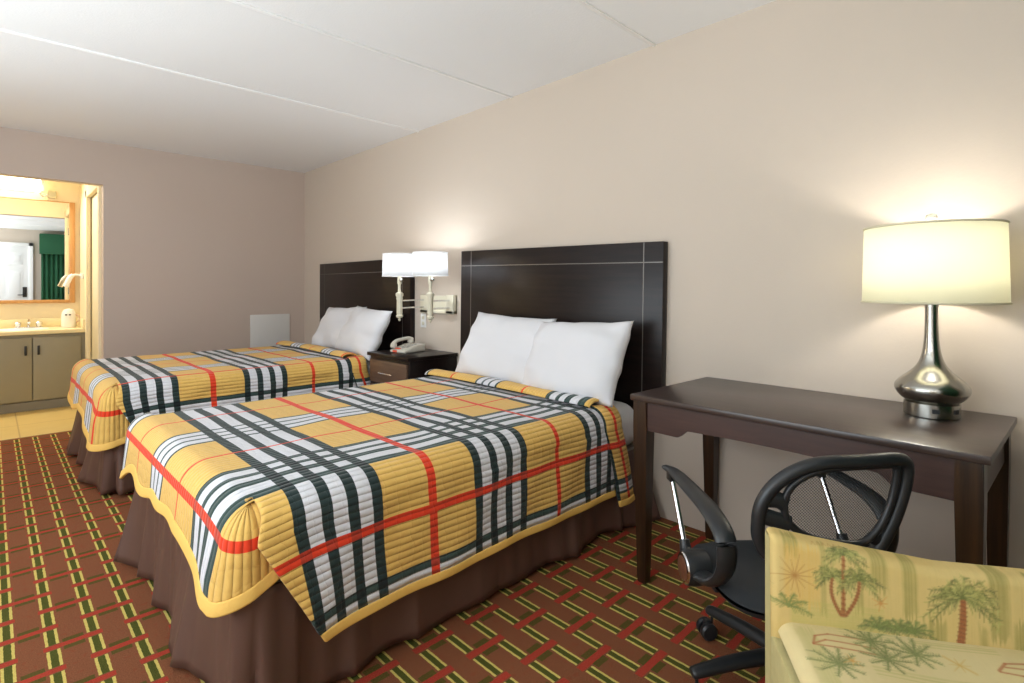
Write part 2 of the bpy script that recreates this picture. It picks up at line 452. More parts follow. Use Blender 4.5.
# coffee maker
cm = thing('coffee_maker', (0.50, 7.2, 0.769), 'small rounded white coffee maker on the washroom counter', 'coffee maker')
bm = bmesh.new()
bm_lathe(bm, [(0.056, 0), (0.060, 0.01), (0.060, 0.11), (0.055, 0.155), (0.038, 0.185), (0.01, 0.195)], (0.585, 7.2, 0.769), 32)
obj('body', bm, M_white, cm)
bm = bmesh.new(); bm_tube(bm, [(0.635, 7.19, 0.90), (0.665, 7.18, 0.885), (0.668, 7.18, 0.84), (0.635, 7.19, 0.81)], 0.008, smooth=4)
obj('handle', bm, plain('tan plastic', (222, 190, 160), 0.5), cm)
bm = bmesh.new()
for dx in (-0.018, 0.012): bm_box(bm, 0.578+dx-0.009, 0.578+dx+0.009, 7.136, 7.15, 0.895, 0.908, bev=0.003)
obj('switch', bm, M_black, cm)
# mirror
mi = thing('wall_mirror', (0.0, 7.44, 1.05), 'large oak framed mirror above the washroom counter', 'mirror')
X1, Z0, Z1 = 0.655, 1.02, 2.095
n = NT('mirror glass'); n.set(Metallic=1.0, Roughness=0.0); n.base((0.93, 0.93, 0.9, 1))
obj('glass', B(-0.9, X1-0.028, 7.42, 7.432, Z0+0.02, Z1-0.004), n.m, mi, smooth=False)
bm = bmesh.new()
bm_box(bm, X1-0.046, X1, 7.405, 7.449, Z0, Z1, bev=0.004); bm_box(bm, -0.9, X1-0.046, 7.405, 7.449, Z0, Z0+0.034, bev=0.004); bm_box(bm, -0.9, X1-0.046, 7.412, 7.449, Z1-0.008, Z1, bev=0.002)
obj('frame', bm, M_orange, mi)
# vanity light
def emis(name, rgb, st, mixbase=(250, 250, 250)):
    n = NT(name); n.base(lin(mixbase)); n.b.inputs['Emission Color'].default_value = lin(rgb); n.b.inputs['Emission Strength'].default_value = st
    n.set(Roughness=0.5); return n.m
vl = thing('vanity_light', (0.0, 7.4, 2.12), 'long glowing wall light above the washroom mirror', 'wall light')
bm = bmesh.new(); bm_box(bm, -0.8, 0.37, 7.27, 7.39, 2.17, 2.30, bev=0.02, seg=4)
obj('diffuser', bm, emis('vanity lamp diffuser', (255, 240, 205), 9.0), vl)
obj('end_cap', B(0.371, 0.40, 7.265, 7.395, 2.165, 2.305, bev=0.008), M_white, vl)
obj('backplate', B(-0.6, 0.34, 7.39, 7.449, 2.19, 2.28, bev=0.004), M_white, vl)
jb = thing('junction_box', (0.47, 7.42, 2.12), 'small grey box on the wall beside the washroom light', 'electrical box')
obj('box', B(0.435, 0.50, 7.395, 7.449, 2.125, 2.20, bev=0.005), plain('grey box paint', (205, 200, 170), 0.5), jb)
bm = bmesh.new(); bm_tube(bm, [(0.435, 7.42, 2.16), (0.41, 7.41, 2.135), (0.385, 7.38, 2.135), (0.36, 7.34, 2.168)], 0.008, smooth=4)
obj('conduit', bm, M_white, jb)
# hair dryer on the side wall
hr = thing('hair_dryer', (0.68, 7.25, 1.140), 'white hair dryer hooked on the washroom side wall near the mirror', 'hair dryer')
obj('holder', B(0.675, 0.699, 7.10, 7.17, 1.275, 1.33, bev=0.006), M_white, hr)
bm = bmesh.new(); bm_tube(bm, [(0.676, 7.135, 1.308), (0.63, 7.13, 1.315), (0.60, 7.13, 1.300)], 0.012, smooth=4); bm_tube(bm, [(0.615, 7.13, 1.315), (0.585, 7.13, 1.275), (0.555, 7.125, 1.190)], [0.019, 0.024, 0.02], smooth=4, seg=14)
obj('handle', bm, M_white, hr)
bm = bmesh.new(); bm_tube(bm, [(0.60, 7.135, 1.295), (0.565, 7.14, 1.250), (0.54, 7.14, 1.200)], 0.012, smooth=4)
obj('nozzle', bm, M_ivory, hr)

# ------------------------------------------------------------------ wall access panel, outlet
ap = tag(obj('access_panel', B(1.905, 2.305, YF-0.013, YF-0.0005, 0.50, 0.902, bev=0.004), plain('panel paint', (214, 212, 208), 0.6)), 'square white access panel on the far wall by the corner', 'wall panel')
ol = thing('wall_outlet', (XR-0.004, 3.52, 0.86), 'small white outlet plate on the wall below the swing arm lamps', 'outlet')
obj('plate', B(XR-0.007, XR-0.0005, 3.50, 3.57, 0.865, 0.975, bev=0.002), M_white, ol)
bm = bmesh.new()
for z in (0.898, 0.942): bm_box(bm, XR-0.010, XR-0.0071, 3.518, 3.552, z-0.013, z+0.013, bev=0.002)
obj('socket', bm, M_ivory, ol)

# ------------------------------------------------------------------ headboards
def headboard(y0, y1, z0, z1, roll, label):
    yc = (y0+y1)/2
    t = thing('headboard', (XR-0.025, yc, z0), label, 'headboard', group='dark headboards on the wall')
    w = (y1-y0)/2; h = z1-z0
    o = obj('panel', B(-0.023, 0.022, -w, w, 0, h, bev=0.003), M_dark, t, local=True)
    for yy in (-w+0.112, w-0.112): obj('inlay', B(-0.0245, -0.0225, yy-0.0025, yy+0.0025, 0.0, h-0.002), M_inlay, t, local=True, smooth=False)
    obj('inlay', B(-0.0245, -0.0225, -w+0.002, w-0.002, h-0.108, h-0.103), M_inlay, t, local=True, smooth=False)
    t.rotation_euler = (roll, 0, 0)
    return t
headboard(1.408, 3.02, 0.50, 1.428, R(1.0), 'dark wooden headboard of the nearer bed with thin grey inlay lines')
headboard(3.657, 5.31, 0.50, 1.422, 0, 'dark wooden headboard of the farther bed beside the room corner')

# ------------------------------------------------------------------ beds
def bed(y0, y1, x0, zt, label, flare):
    """mattress, box base, gathered skirt"""
    t = thing('bed', ((x0+2.4)/2, (y0+y1)/2, 0), label, 'bed', group='double beds')
    obj('box_spring', B(x0+0.09, 2.41, y0+0.08, y1-0.08, 0.10, 0.36, bev=0.02), M_boxs, t)
    bm = bmesh.new(); bm_box(bm, x0+0.075, 2.41, y0+0.04, y1-0.04, 0.36, zt-0.022, bev=0.09, seg=6)
    obj('mattress', bm, M_sheet, t)
    # skirt: path from headboard along the near side, round the foot, back along the far side
    path = []
    def addline(a, b, n):
        for i in range(n): f = i/n; path.append((a[0]+(b[0]-a[0])*f, a[1]+(b[1]-a[1])*f))
    xs = x0+0.045; ys, ye = y0+0.035, y1-0.035; r = 0.05
    addline((2.40, ys), (xs+r, ys), 190)
    for i in range(10): a = pi/2*i/10; path.append((xs+r-r*sin(a), ys+r-r*cos(a)))
    addline((xs, ys+r), (xs, ye-r), 150)
    for i in range(10): a = pi/2*i/10; path.append((xs+r-r*cos(a), ye-r+r*sin(a)))
    addline((xs+r, ye), (2.40, ye), 60); path.append((2.40, ye))
    bm = bmesh.new(); rows = 12; grid = []; acc = 0
    N = len(path)
    for i, p in enumerate(path):
        q0, q1 = path[max(i-1, 0)], path[min(i+1, N-1)]
        dx, dy = q1[0]-q0[0], q1[1]-q0[1]; L = hypot(dx, dy) or 1; nx, ny = dy/L, -dx/L
        if i: acc += hypot(p[0]-path[i-1][0], p[1]-path[i-1][1])
        nx, ny = (-abs(nx) if p[0] < xs+r and abs(nx) > 0.3 else nx), ny
        if p[1] < ys+r and p[0] >= xs+r: nx, ny = 0, -1
        col = []
        for k in range(rows+1):
            f = k/rows; z = 0.37*(1-f)+0.012*f
            g = f**1.3
            base, wave = flare(p, acc)
            off = g*(base+wave*(1-abs(sin(acc*9.5+1.1*sin(acc*4.1)))**0.7)) + 0.003*sin(acc*61+2*sin(acc*7))*(1-0.5*f)+0.004*f*sin(acc*38+sin(acc*11)*2)
            zz = z + (g*0.012*(0.5+0.5*sin(acc*17+2.0)))
            col.append(bm.verts.new((p[0]+nx*off, p[1]+ny*off, zz)))
        grid.append(col)
    for a, b in zip(grid, grid[1:]):
        for k in range(rows): bm.faces.new((a[k], b[k], b[k+1], a[k+1]))
    o = obj('bed_skirt', bm, M_skirt, t, angle=80); md = o.modifiers.new('s', 'SOLIDIFY'); md.thickness = 0.004; md.offset = 0
    return t
def flare1(p, acc):
    if p[0] < 0.62:
        c = exp(-((p[1]-1.98)/0.14)**2)*0.03+exp(-((p[1]-2.80)/0.12)**2)*0.05
        return 0.006+c, 0.035
    if p[0] > 2.2: return 0.07*min(1, (p[0]-2.2)/0.12), 0.03
    return -0.012, (0.028 if p[0] < 1.4 else 0.05)
def flare2(p, acc):
    if p[0] < 0.6: return 0.01+exp(-((p[1]-4.92)/0.12)**2)*0.06+exp(-((p[1]-4.1)/0.15)**2)*0.03, 0.05
    return 0.0, 0.03
bed(1.46, 2.89, 0.42, 0.612, 'nearer double bed, with plain brown skirt, between desk and nightstand', flare1)
bed(3.68, 5.08, 0.42, 0.645, 'farther double bed, with plain brown skirt, between nightstand and far wall', flare2)

# ------------------------------------------------------------------ bedspreads
def patch(bm, uvl, f, ss, ts, flip=False):
    g = [[None]*len(ts) for _ in ss]; uvs = {}
    for i, s in enumerate(ss):
        for j, t in enumerate(ts):
            p, uv = f(s, t); v = bm.verts.new(p); g[i][j] = v; uvs[v] = uv
    for i in range(len(ss)-1):
        for j in range(len(ts)-1):
            q = (g[i][j], g[i+1][j], g[i+1][j+1], g[i][j+1])
            if flip: q = q[::-1]
            fc = bm.faces.new(q)
            for lp in fc.loops: lp[uvl].uv = uvs[lp.vert]
def wob(a, b, c=0.0): return sin(a*7.3+c)*sin(b*5.1+1.7*c)+0.5*sin(a*15.1-b*9.7+c)

def bedspread(Y0, Y1, X0, zt, dt, ds, t_hem, foot_hem, head_x, red_side, label, near=True):
    """Y0, Y1 side planes; X0 foot plane; cloth coordinates t = y - dt, s = x - ds"""
    RR = 0.09; q = RR*pi/2
    root = thing('bedspread', ((X0+head_x)/2, (Y0+Y1)/2, zt), label, 'bedspread', group='plaid quilted bedspreads')
    tn = Y0+RR                                     # y where the flat top starts
    def section(ty):                               # ty = y on the flat, continued down the sides by arc length
        if ty >= tn and ty <= Y1-RR: return ty, zt, 0.0
        if ty < tn:
            d = tn-ty
            if d < q: a = d/RR; return tn-RR*sin(a), zt-RR*(1-cos(a)), 0.0
            return Y0, zt-RR-(d-q), d-q
        d = ty-(Y1-RR)
        if d < q: a = d/RR; return Y1-RR+RR*sin(a), zt-RR*(1-cos(a)), 0.0
        return Y1, zt-RR-(d-q), d-q
    sf = X0+RR; RF = RR
    def diag(d): return X0+0.02+0.30*max(d, 0)      # front edge of the hanging side flap
    nsx = 120
    ty_h = t_hem+dt
    tfar = Y1-RR+q+0.22
    # --- top and side flaps, x from the foot edge to the head
    def sagc(x, y): return 0.030*exp(-((x-X0)/0.17)**2-((y-Y0)/0.17)**2)
    def main(u, ty):
        y, z, d = section(ty); side = ty < tn-q
        dd = (tn-ty) if ty < tn else 0.0
        if side or ty < tn:
            k = min(1.0, max(0.0, (dd/q-0.35)/0.65)); k = k*k*(3-2*k); xs = (sf*(1-k)+(X0+0.072)*k) if dd < q else X0+0.072+0.50*(dd-q)
        else: xs = sf
        x = xs+(head_x-xs)*u
        if ty < tn:                                # cloth drifts a little towards the head as it hangs
            s = x-ds-0.20*max(0, dd-q)*exp(-max(0, x-X0-0.15)/0.22)
            y -= 0.055*max(0, dd-q)/0.4*exp(-max(0, x-X0-0.2)/0.3)
            if side: y += 0.006*wob(x*1.6, z*2.0, 1.0)+0.004*sin(x*9)
        else: s = x-ds
        if ty < tn and x < sf: z -= (RF-(max(0, RF*RF-(sf-x)**2))**0.5)*(1-min(1.0, dd/q)**2)*0.9; s = max(s, 0.44)
        if tn < ty < Y1-RR: z += 0.003*wob(x*1.3, y*1.5, 0.4)*min(1, (x-sf)/0.12)
        return (x, y, z-sagc(x, y)), (s, ty-dt)
    bm = bmesh.new(); uvl = bm.loops.layers.uv.new('UVMap')
    us = [i/nsx for i in range(nsx+1)]
    tl = [ty_h+0.028+(tn-q-ty_h-0.028)*i/16 for i in range(16)]+[tn-q+q*i/10 for i in range(10)]
    tl += [tn+(Y1-RR-tn)*i/60 for i in range(60)]+[Y1-RR+q*i/8 for i in range(8)]+[Y1-RR+q+0.2*i/6 for i in range(7)]
    patch(bm, uvl, main, us, tl)
    # --- foot flap: from the foot edge down, continued round the near corner under the side flap
    L = []                                          # path of (x, y, outward normal) down the foot, as arc position
    rc = 0.075
    def footpath(a):
        """a = arc position along the foot from the far side (0) to beyond the near corner"""
        Lf = (Y1-0.01)-(Y0+rc+0.01)
        if a <= Lf: return X0, Y1-0.01-a, -1.0, 0.0, Y1-0.01-a
        b = a-Lf
        if b < rc*pi/2: an = b/rc; return X0+rc-rc*cos(an), Y0+0.01+rc-rc*sin(an), -cos(an), -sin(an), Y0+rc+0.01-b
        return X0+rc+(b-rc*pi/2), Y0+0.012, 0.0, -1.0, Y0+rc+0.01-b
    Lf = (Y1-0.01)-(Y0+rc+0.01); Ltot = Lf+rc*pi/2+0.10
    def foot(a, v):
        x, y, nx, ny, ty = footpath(a)
        drop = foot_hem(a/Lf)                       # total hanging length below the arc
        d = v*(RF*pi/2+drop)
        if a > Lf:                                   # corner: starts lower and tucks in under the side flap
            k = min(1, (a-Lf)/(rc*pi/2+0.1))
        else: k = 0
        if d < RF*pi/2:
            an = d/RF; ox = RF*(1-sin(an)); z = zt-RF*(1-cos(an))
            px, py = x-nx*ox, y-ny*ox
        else:
            z = zt-RF-(d-RF*pi/2); px, py = x, y
        h = max(0, d-RF*pi/2)
        bul = 0.10*h*(1-k)+0.012*exp(-((a-Lf)/0.10)**2)*min(1, h/0.1)+0.004*sin(a*21)*min(1, h/0.1)
        px += nx*bul; py += ny*bul
        if k > 0: py += 0.016*k; z -= 0.004
        s = (sf-d)-ds
        z -= sagc(px, py)+0.012*k
        return (px, py, z), (s, ty-dt)
    al = sorted([Y1-0.01-(tn+(Y1-RR-tn)*i/60) for i in range(61)]+[RR*0.85*i/5 for i in range(5)]+[Lf+(Ltot-Lf)*i/24 for i in range(1, 25)]); vl_ = [i/22 for i in range(23)]
    patch(bm, uvl, foot, al, vl_, flip=True)
    # --- turned-back roll at the pillow end (shows the reverse run of the cloth)
    ns = 26
    def roll(ty, k):
        y, z, d = section(ty)
        a = k*1.55*pi
        sag = -0.05*exp(-((ty-tn)/0.35)**2) if ty < tn+0.6 else 0
        rx = 0.055*(1+0.15*sin(ty*9)); rz = 0.021
        x = head_x-0.045+sag*0.3-rx*cos(a)*0.9+0.012*sin(ty*6); z = z+rz*sin(a)*1.0+0.012
        return (x, y, z), (2.24+0.10*k, ty-dt)
    tr_ = [tn-0.03+(Y1-RR-tn+0.06)*i/70 for i in range(71)]
    patch(bm, uvl, roll, tr_, [i/14 for i in range(15)])
    # --- the short piece that falls over the edge by the pillows
    def headflap(ty, k):
        y, z, d = section(ty)
        hang = max(0, tn-q-ty)
        x = head_x-0.085+0.13*k+0.26*hang+0.01*sin(hang*9); yy = y-0.012-0.06*hang*(1-0.3*k)*0.5-0.010*sin(k*pi)
        return (x, yy+0.004 if ty < tn else yy+0.012, z+0.010 if ty > tn-q else z), (2.145+0.105*k-0.02*hang, ty-dt)
    hh = ty_h-0.05
    th = [hh+0.03+(tn+0.03-hh)*i/34 for i in range(35)]
    patch(bm, uvl, headflap, th, [i/8 for i in range(9)], flip=True)
    bmesh.ops.remove_doubles(bm, verts=bm.verts, dist=0.0008)
    o = obj('cover', bm, M_plaid, root, angle=70)
    md = o.modifiers.new('s', 'SOLIDIFY'); md.thickness = 0.010; md.offset = -1.0
    # --- binding along the hems
    def strip(fn, ps, w, name='binding', thick=0.013):
        bm = bmesh.new(); prev = None
        for p in ps:
            a, b = fn(p)
            a, b = Vector(a), Vector(b)
            cur = (bm.verts.new(a), bm.verts.new(a*0.5+b*0.5), bm.verts.new(b))
            if prev:
                bm.faces.new((prev[0], cur[0], cur[1], prev[1])); bm.faces.new((prev[1], cur[1], cur[2], prev[2]))
            prev = cur
        o = obj(name, bm, M_bind, root, angle=70)
        md = o.modifiers.new('s', 'SOLIDIFY'); md.thickness = thick; md.offset = 0
        md2 = o.modifiers.new('b', 'BEVEL'); md2.width = 0.005; md2.segments = 3; md2.limit_method = 'ANGLE'
        return o
    def sb(u):
        a = main(u, ty_h+0.030)[0]; b = main(u, ty_h)[0]
        return (a[0], a[1]+0.003, a[2]), (b[0], b[1]+0.002, b[2])
    strip(sb, us, 0.03)
    def fb(a):
        p = foot(a, 0.985)[0]; p2 = foot(a, 1.0)[0]; x, y, nx, ny, _ = footpath(a)
        return (p[0]-nx*0.004, p[1]-ny*0.004, p[2]+0.002), (p2[0]+nx*0.004, p2[1]+ny*0.004, p2[2]-0.030)
    strip(fb, al, 0.03)
    def hb(k):
        a = headflap(hh+0.03, k)[0]; b = headflap(hh, k)[0]
        return (a[0], a[1]+0.003, a[2]), b
    strip(hb, [i/8 for i in range(9)], 0.03)
    return root

def hem1(f):
    # drop below the rounded edge along the foot, f=0 far side .. 1 near corner
    y = 2.88-f*1.40
    d = 0.085 + 0.075*exp(-((y-2.90)/0.12)**2) + 0.030*exp(-((y-2.45)/0.10)**2) + 0.055*exp(-((y-1.55)/0.22)**2) + 0.003*sin(y*30)
    if f > 1.02: d -= 0.05*(f-1.02)/0.12*0.6
    return max(d, 0.05)
def hem2(f):
    y = 1-f
    return 0.14+0.035*sin(f*9)+0.07*f
bedspread(1.46, 2.89, 0.43, 0.615, 0.0, 0.0, 1.085, hem1, 2.10, 2.2, 'yellow plaid quilted bedspread on the nearer bed')
bedspread(3.67, 5.09, 0.43, 0.65, 1.77, -0.06, 1.60, hem2, 2.00, 1.96, 'yellow plaid quilted bedspread on the farther bed')

# ------------------------------------------------------------------ pillows
def pillow_bm(w, h, t, seed):
    bm = bmesh.new(); N = 34; r = random.Random(seed); ph = [r.uniform(0, 6) for _ in range(8)]
    def pt(a, b, sgn):
        x = a*w/2; y = b*h/2
        # pull edges in between the corners
        x *= 1-0.07*(1-b*b)*0+(-0.05)*(1-abs(b)**2)*abs(a)**3
        y *= 1-0.06*(1-abs(a)**2)*abs(b)**3
        th = (max(0, 1-abs(a)**3.2)**0.55)*(max(0, 1-abs(b)**3.2)**0.55)
        z = sgn*t/2*th
        wr = 0.007*sin(a*5+ph[0]+b*3)+0.008*sin(a*9*b+ph[1])+0.003*sin(17*a+ph[2])*abs(b)+0.003*sin(15*b+ph[3])*abs(a)
        return (x, y, z+wr*(0.3+th*0.7))
    G = {}
    for sgn in (1, -1):
        for i in range(N+1):
            for j in range(N+1):
                edge = i in (0, N) or j in (0, N)
                if edge and sgn == -1: G[(sgn, i, j)] = G[(1, i, j)]; continue
                G[(sgn, i, j)] = bm.verts.new(pt(-1+2*i/N, -1+2*j/N, sgn))
    for sgn in (1, -1):
        for i in range(N):
            for j in range(N):
                q = [G[(sgn, i, j)], G[(sgn, i+1, j)], G[(sgn, i+1, j+1)], G[(sgn, i, j+1)]]
                bm.faces.new(q if sgn == 1 else q[::-1])
    return bm
def pillow(c, w, h, t, tilt, yaw, roll, seed, label):
    # local x = width (along the headboard), local y = height, local z = thickness
    o = obj('pillow', pillow_bm(w, h, t, seed), M_sheet, angle=180)
    # width along world -y, height leaning up towards the wall
    m = Matrix.Rotation(yaw, 4, 'Z') @ frame((0, -1, 0), (sin(tilt), 0, cos(tilt)), (-cos(tilt), 0, sin(tilt))) @ Matrix.Rotation(roll, 4, 'Z')
    o.rotation_euler = m.to_euler(); o.location = c
    return tag(o, label, 'pillow', 'white pillows leaning on the headboards')
PT = R(27)
pillow((2.225, 2.36, 0.815), 0.68, 0.44, 0.15, PT, R(2), R(-2), 1, 'white pillow on the nearer bed, on the nightstand side and partly covered by another')
pillow((2.175, 1.775, 0.805), 0.64, 0.44, 0.17, PT, R(-3), R(3), 2, 'white pillow on the nearer bed, on the desk side, overlapping its neighbour')
pillow((2.22, 4.50, 0.82), 0.66, 0.42, 0.15, PT, R(2), R(2), 3, 'white pillow on the farther bed, on the corner side and partly covered by another')
pillow((2.17, 3.965, 0.825), 0.64, 0.42, 0.16, PT, R(-2), R(-3), 4, 'white pillow on the farther bed, on the nightstand side, overlapping its neighbour')

# ------------------------------------------------------------------ nightstand + phone
ns = thing('nightstand', (2.25, 3.375, 0), 'dark nightstand with brown drawer fronts between the two beds', 'nightstand')
obj('top', B(2.03, 2.465, 3.095, 3.645, 0.675, 0.70, bev=0.003), M_dark, ns)
obj('body', B(2.055, 2.46, 3.105, 3.635, 0.06, 0.675, bev=0.002), M_dark, ns)
obj('plinth', B(2.08, 2.45, 3.12, 3.62, 0.0, 0.06), M_dark, ns)
for z0, z1 in ((0.485, 0.650), (0.295, 0.465), (0.085, 0.275)):
    d = obj('drawer', B(2.038, 2.056, 3.125, 3.615, z0, z1, bev=0.002), M_walnut, ns)
    bm = bmesh.new(); zc = (z0+z1)/2-0.005; bm_tube(bm, [(2.018, 3.28, zc), (2.018, 3.46, zc)], 0.005)
    for y in (3.30, 3.44): bm_tube(bm, [(2.018, y, zc), (2.039, y, zc)], 0.004, seg=8)
    obj('handle', bm, M_chrome, d)
ph = thing('telephone', (2.25, 3.43, 0.701), 'beige desk telephone with an orange mark on the nightstand', 'telephone', rz=R(8))
bm = bmesh.new()
bm_prism(bm, [(-0.10, 0.0), (0.10, 0.0), (0.10, 0.055), (0.04, 0.05), (-0.085, 0.022), (-0.10, 0.014)], -0.085, 0.085, frame((1, 0, 0), (0, 0, 1), (0, 1, 0)), bev=0.006)
obj('base', bm, M_phone, ph, local=True)
bm = bmesh.new()
bm_tube(bm, [(-0.088, 0.062, 0.052), (-0.06, 0.062, 0.078), (0.0, 0.062, 0.088), (0.06, 0.062, 0.092), (0.095, 0.062, 0.078)], [0.02, 0.014, 0.012, 0.014, 0.021], smooth=6, seg=14)
bm_lathe(bm, [(0.022, 0), (0.025, 0.006), (0.023, 0.025), (0.01, 0.032)], (-0.082, 0.062, 0.033), 20); bm_lathe(bm, [(0.022, 0), (0.025, 0.006), (0.023, 0.02), (0.01, 0.028)], (0.085, 0.062, 0.057), 20)
obj('handset', bm, M_phone, ph, local=True)
bm = bmesh.new()
for i in range(4):
    for j in range(3): bm_box(bm, -0.045+i*0.026, -0.029+i*0.026, -0.045+j*0.024, -0.029+j*0.024, 0.030+i*0.005, 0.042+i*0.005, bev=0.002)
obj('keypad', bm, plain('pale key plastic', (170, 166, 158), 0.5), ph, local=True)
obj('sticker', B(-0.1035, -0.0995, 0.005, 0.05, 0.002, 0.018), M_red, ph, local=True, smooth=False)
bm = bmesh.new(); bm_box(bm, -0.085, -0.062, 0.0, 0.045, 0.024, 0.031, bev=0.002); obj('message_light', bm, M_red, ph, local=True)

# ------------------------------------------------------------------ swing-arm wall lamp
def shade_mat(name, rgb, tr, emit=0.0, ergb=None):
    n = NT(name); c = lin(rgb)
    d = n.new('ShaderNodeBsdfDiffuse'); d.inputs[0].default_value = c
    t = n.new('ShaderNodeBsdfTranslucent'); t.inputs[0].default_value = c
    m = n.new('ShaderNodeMixShader'); m.inputs[0].default_value = tr
    n.l.new(d.outputs[0], m.inputs[1]); n.l.new(t.outputs[0], m.inputs[2])
    n.l.new(m.outputs[0], n.out.inputs['Surface']); return n.m
M_shadew = shade_mat('white lamp shade', (246, 246, 246), 0.6)
M_shadec = shade_mat('cream lamp shade', (238, 237, 220), 0.55)
def lamp_shade(parent, c, r0, r1, z0, z1, mat, rimmat):
    bm = bmesh.new(); bm_lathe(bm, [(r0, z0), (r1, z1)], (c[0], c[1], 0), 56, cap=False)
    o = obj('lamp_shade', bm, mat, parent); md = o.modifiers.new('s', 'SOLIDIFY'); md.thickness = 0.0015
    for rr, z in ((r0, z0), (r1, z1)):
        bm = bmesh.new(); bm_tube(bm, [(c[0]+rr*cos(2*pi*i/56), c[1]+rr*sin(2*pi*i/56), z) for i in range(56)], 0.0035, closed=True, seg=8)
        obj('rim', bm, rimmat, o)
    return o
wl = thing('wall_lamp', (2.45, 3.3, 0.98), 'ivory double swing arm wall lamp with two white shades above the nightstand', 'wall lamp')
bm = bmesh.new(); bm_box(bm, 2.43, 2.469, 3.11, 3.53, 0.985, 1.008, bev=0.003); bm_box(bm, 2.43, 2.469, 3.11, 3.20, 0.985, 1.125, bev=0.004); bm_box(bm, 2.43, 2.469, 3.43, 3.53, 0.985, 1.125, bev=0.004); bm_box(bm, 2.455, 2.469, 3.11, 3.53, 0.985, 1.12, bev=0.003)
obj('backplate', bm, M_ivory, wl)
def lamp_head(cx, cy, ay):
    bm = bmesh.new()
    for z in (1.03, 1.085):
        bm_tube(bm, [(2.445, ay, z), (2.33, (ay+cy)/2+0.05, z), (cx, cy, z)], 0.0065, seg=10)
    a = obj('swing_arm', bm, M_chrome, wl)
    bm = bmesh.new()
    bm_lathe(bm, [(0.004, 0.935), (0.010, 0.945), (0.006, 0.955), (0.022, 0.963), (0.026, 0.975), (0.018, 0.985), (0.021, 0.995), (0.020, 1.09), (0.024, 1.10), (0.022, 1.11), (0.029, 1.125), (0.027, 1.14), (0.012, 1.15), (0.010, 1.20), (0.016, 1.215), (0.014, 1.27), (0.006, 1.28)], (cx, cy, 0), 26)
    s = obj('stem', bm, M_ivory, wl)
    bm = bmesh.new(); bm_lathe(bm, [(0.006, -0.02), (0.012, -0.012), (0.012, 0.012), (0.006, 0.02)], (cx, cy-0.02, 1.235), 14, rot=Matrix.Rotation(pi/2, 4, 'X'))
    obj('switch', bm, M_nickel, s)
    lamp_shade(wl, (cx, cy), 0.124, 0.120, 1.265, 1.425, M_shadew, M_shadew)
    bm = bmesh.new(); bm_lathe(bm, [(0.012, 1.28), (0.016, 1.30), (0.028, 1.335), (0.026, 1.36), (0.008, 1.378)], (cx, cy, 0), 20)
    obj('bulb', bm, emis('bulb glass', (228, 242, 255), 22.0), wl)
lamp_head(2.20, 3.072, 3.155); lamp_head(2.15, 3.385, 3.48)

# ------------------------------------------------------------------ desk
dk = thing('desk', (2.13, 0.66, 0), 'dark wooden writing desk against the wall, with four tapered legs', 'desk')
DX0, DX1, DY0, DY1 = 1.825, 2.449, 0.110, 1.200
obj('top', B(DX0, DX1, DY0, DY1, 0.728, 0.752, bev=0.004), M_desktop, dk)
def leg(cx, cy):
    bm = bmesh.new(); t = bmesh.new(); ring = []
    for z, w in ((0.0, 0.018), (0.02, 0.020), (0.62, 0.030), (0.728, 0.030)):
        ring.append([t.verts.new((cx+sx*w, cy+sy*w, z)) for sx, sy in ((-1, -1), (1, -1), (1, 1), (-1, 1))])
    for a, b in zip(ring, ring[1:]):
        for i in range(4): t.faces.new((a[i], a[(i+1) % 4], b[(i+1) % 4], b[i]))
    t.faces.new(ring[0][::-1]); t.faces.new(ring[-1])
    bmesh.ops.bevel(t, geom=[e for e in t.edges if abs(e.verts[0].co.z-e.verts[1].co.z) > 0.01], offset=0.003, segments=2, affect='EDGES')
    merge(bm, t); return bm
lx0, lx1, ly0, ly1 = DX0+0.038, DX1-0.034, DY0+0.045, DY1-0.040
for cx, cy in ((lx0, ly1), (lx1, ly1), (lx0, ly0), (lx1, ly0)): obj('leg', leg(cx, cy), M_deskleg, dk)
def apron(a0, a1, x, horiz=True):
    h0, h1 = 0.614, 0.646
    pts = [(a0, 0.728), (a0, h0), (a0+0.13, h0)]
    for i in range(1, 7): f = i/7; pts.append((a0+0.13+0.05*f, h0+(h1-h0)*(f*f*(3-2*f))))
    m = (a0+a1)/2
    for i in range(11):
        f = i/10; pts.append((a0+0.19+(a1-a0-0.38)*f, h1+0.006*sin(pi*f)))
    for i in range(1, 7): f = 1-i/7; pts.append((a1-0.13-0.05*f, h0+(h1-h0)*(f*f*(3-2*f))))
    pts += [(a1-0.13, h0), (a1, h0), (a1, 0.728)]
    bm = bmesh.new()
    fr = frame((0, 1, 0), (0, 0, 1), (1, 0, 0)) if horiz else frame((1, 0, 0), (0, 0, 1), (0, 1, 0))
    bm_prism(bm, pts, x-0.009, x+0.009, fr); return bm
M_apron = wood('apron veneer', (56, 36, 31), (72, 48, 41), 0.4, 1)
obj('apron', apron(ly0+0.028, ly1-0.028, lx0-0.012), M_apron, dk, smooth=False)
obj('apron', apron(ly0+0.028, ly1-0.028, lx1+0.012), M_apron, dk, smooth=False)
for yy in (ly0-0.010, ly1+0.010): obj('side_apron', B(lx0+0.028, lx1-0.028, yy-0.009, yy+0.009, 0.61, 0.728), M_apron, dk, smooth=False)

dk.rotation_euler = (0, 0, R(-2.0))
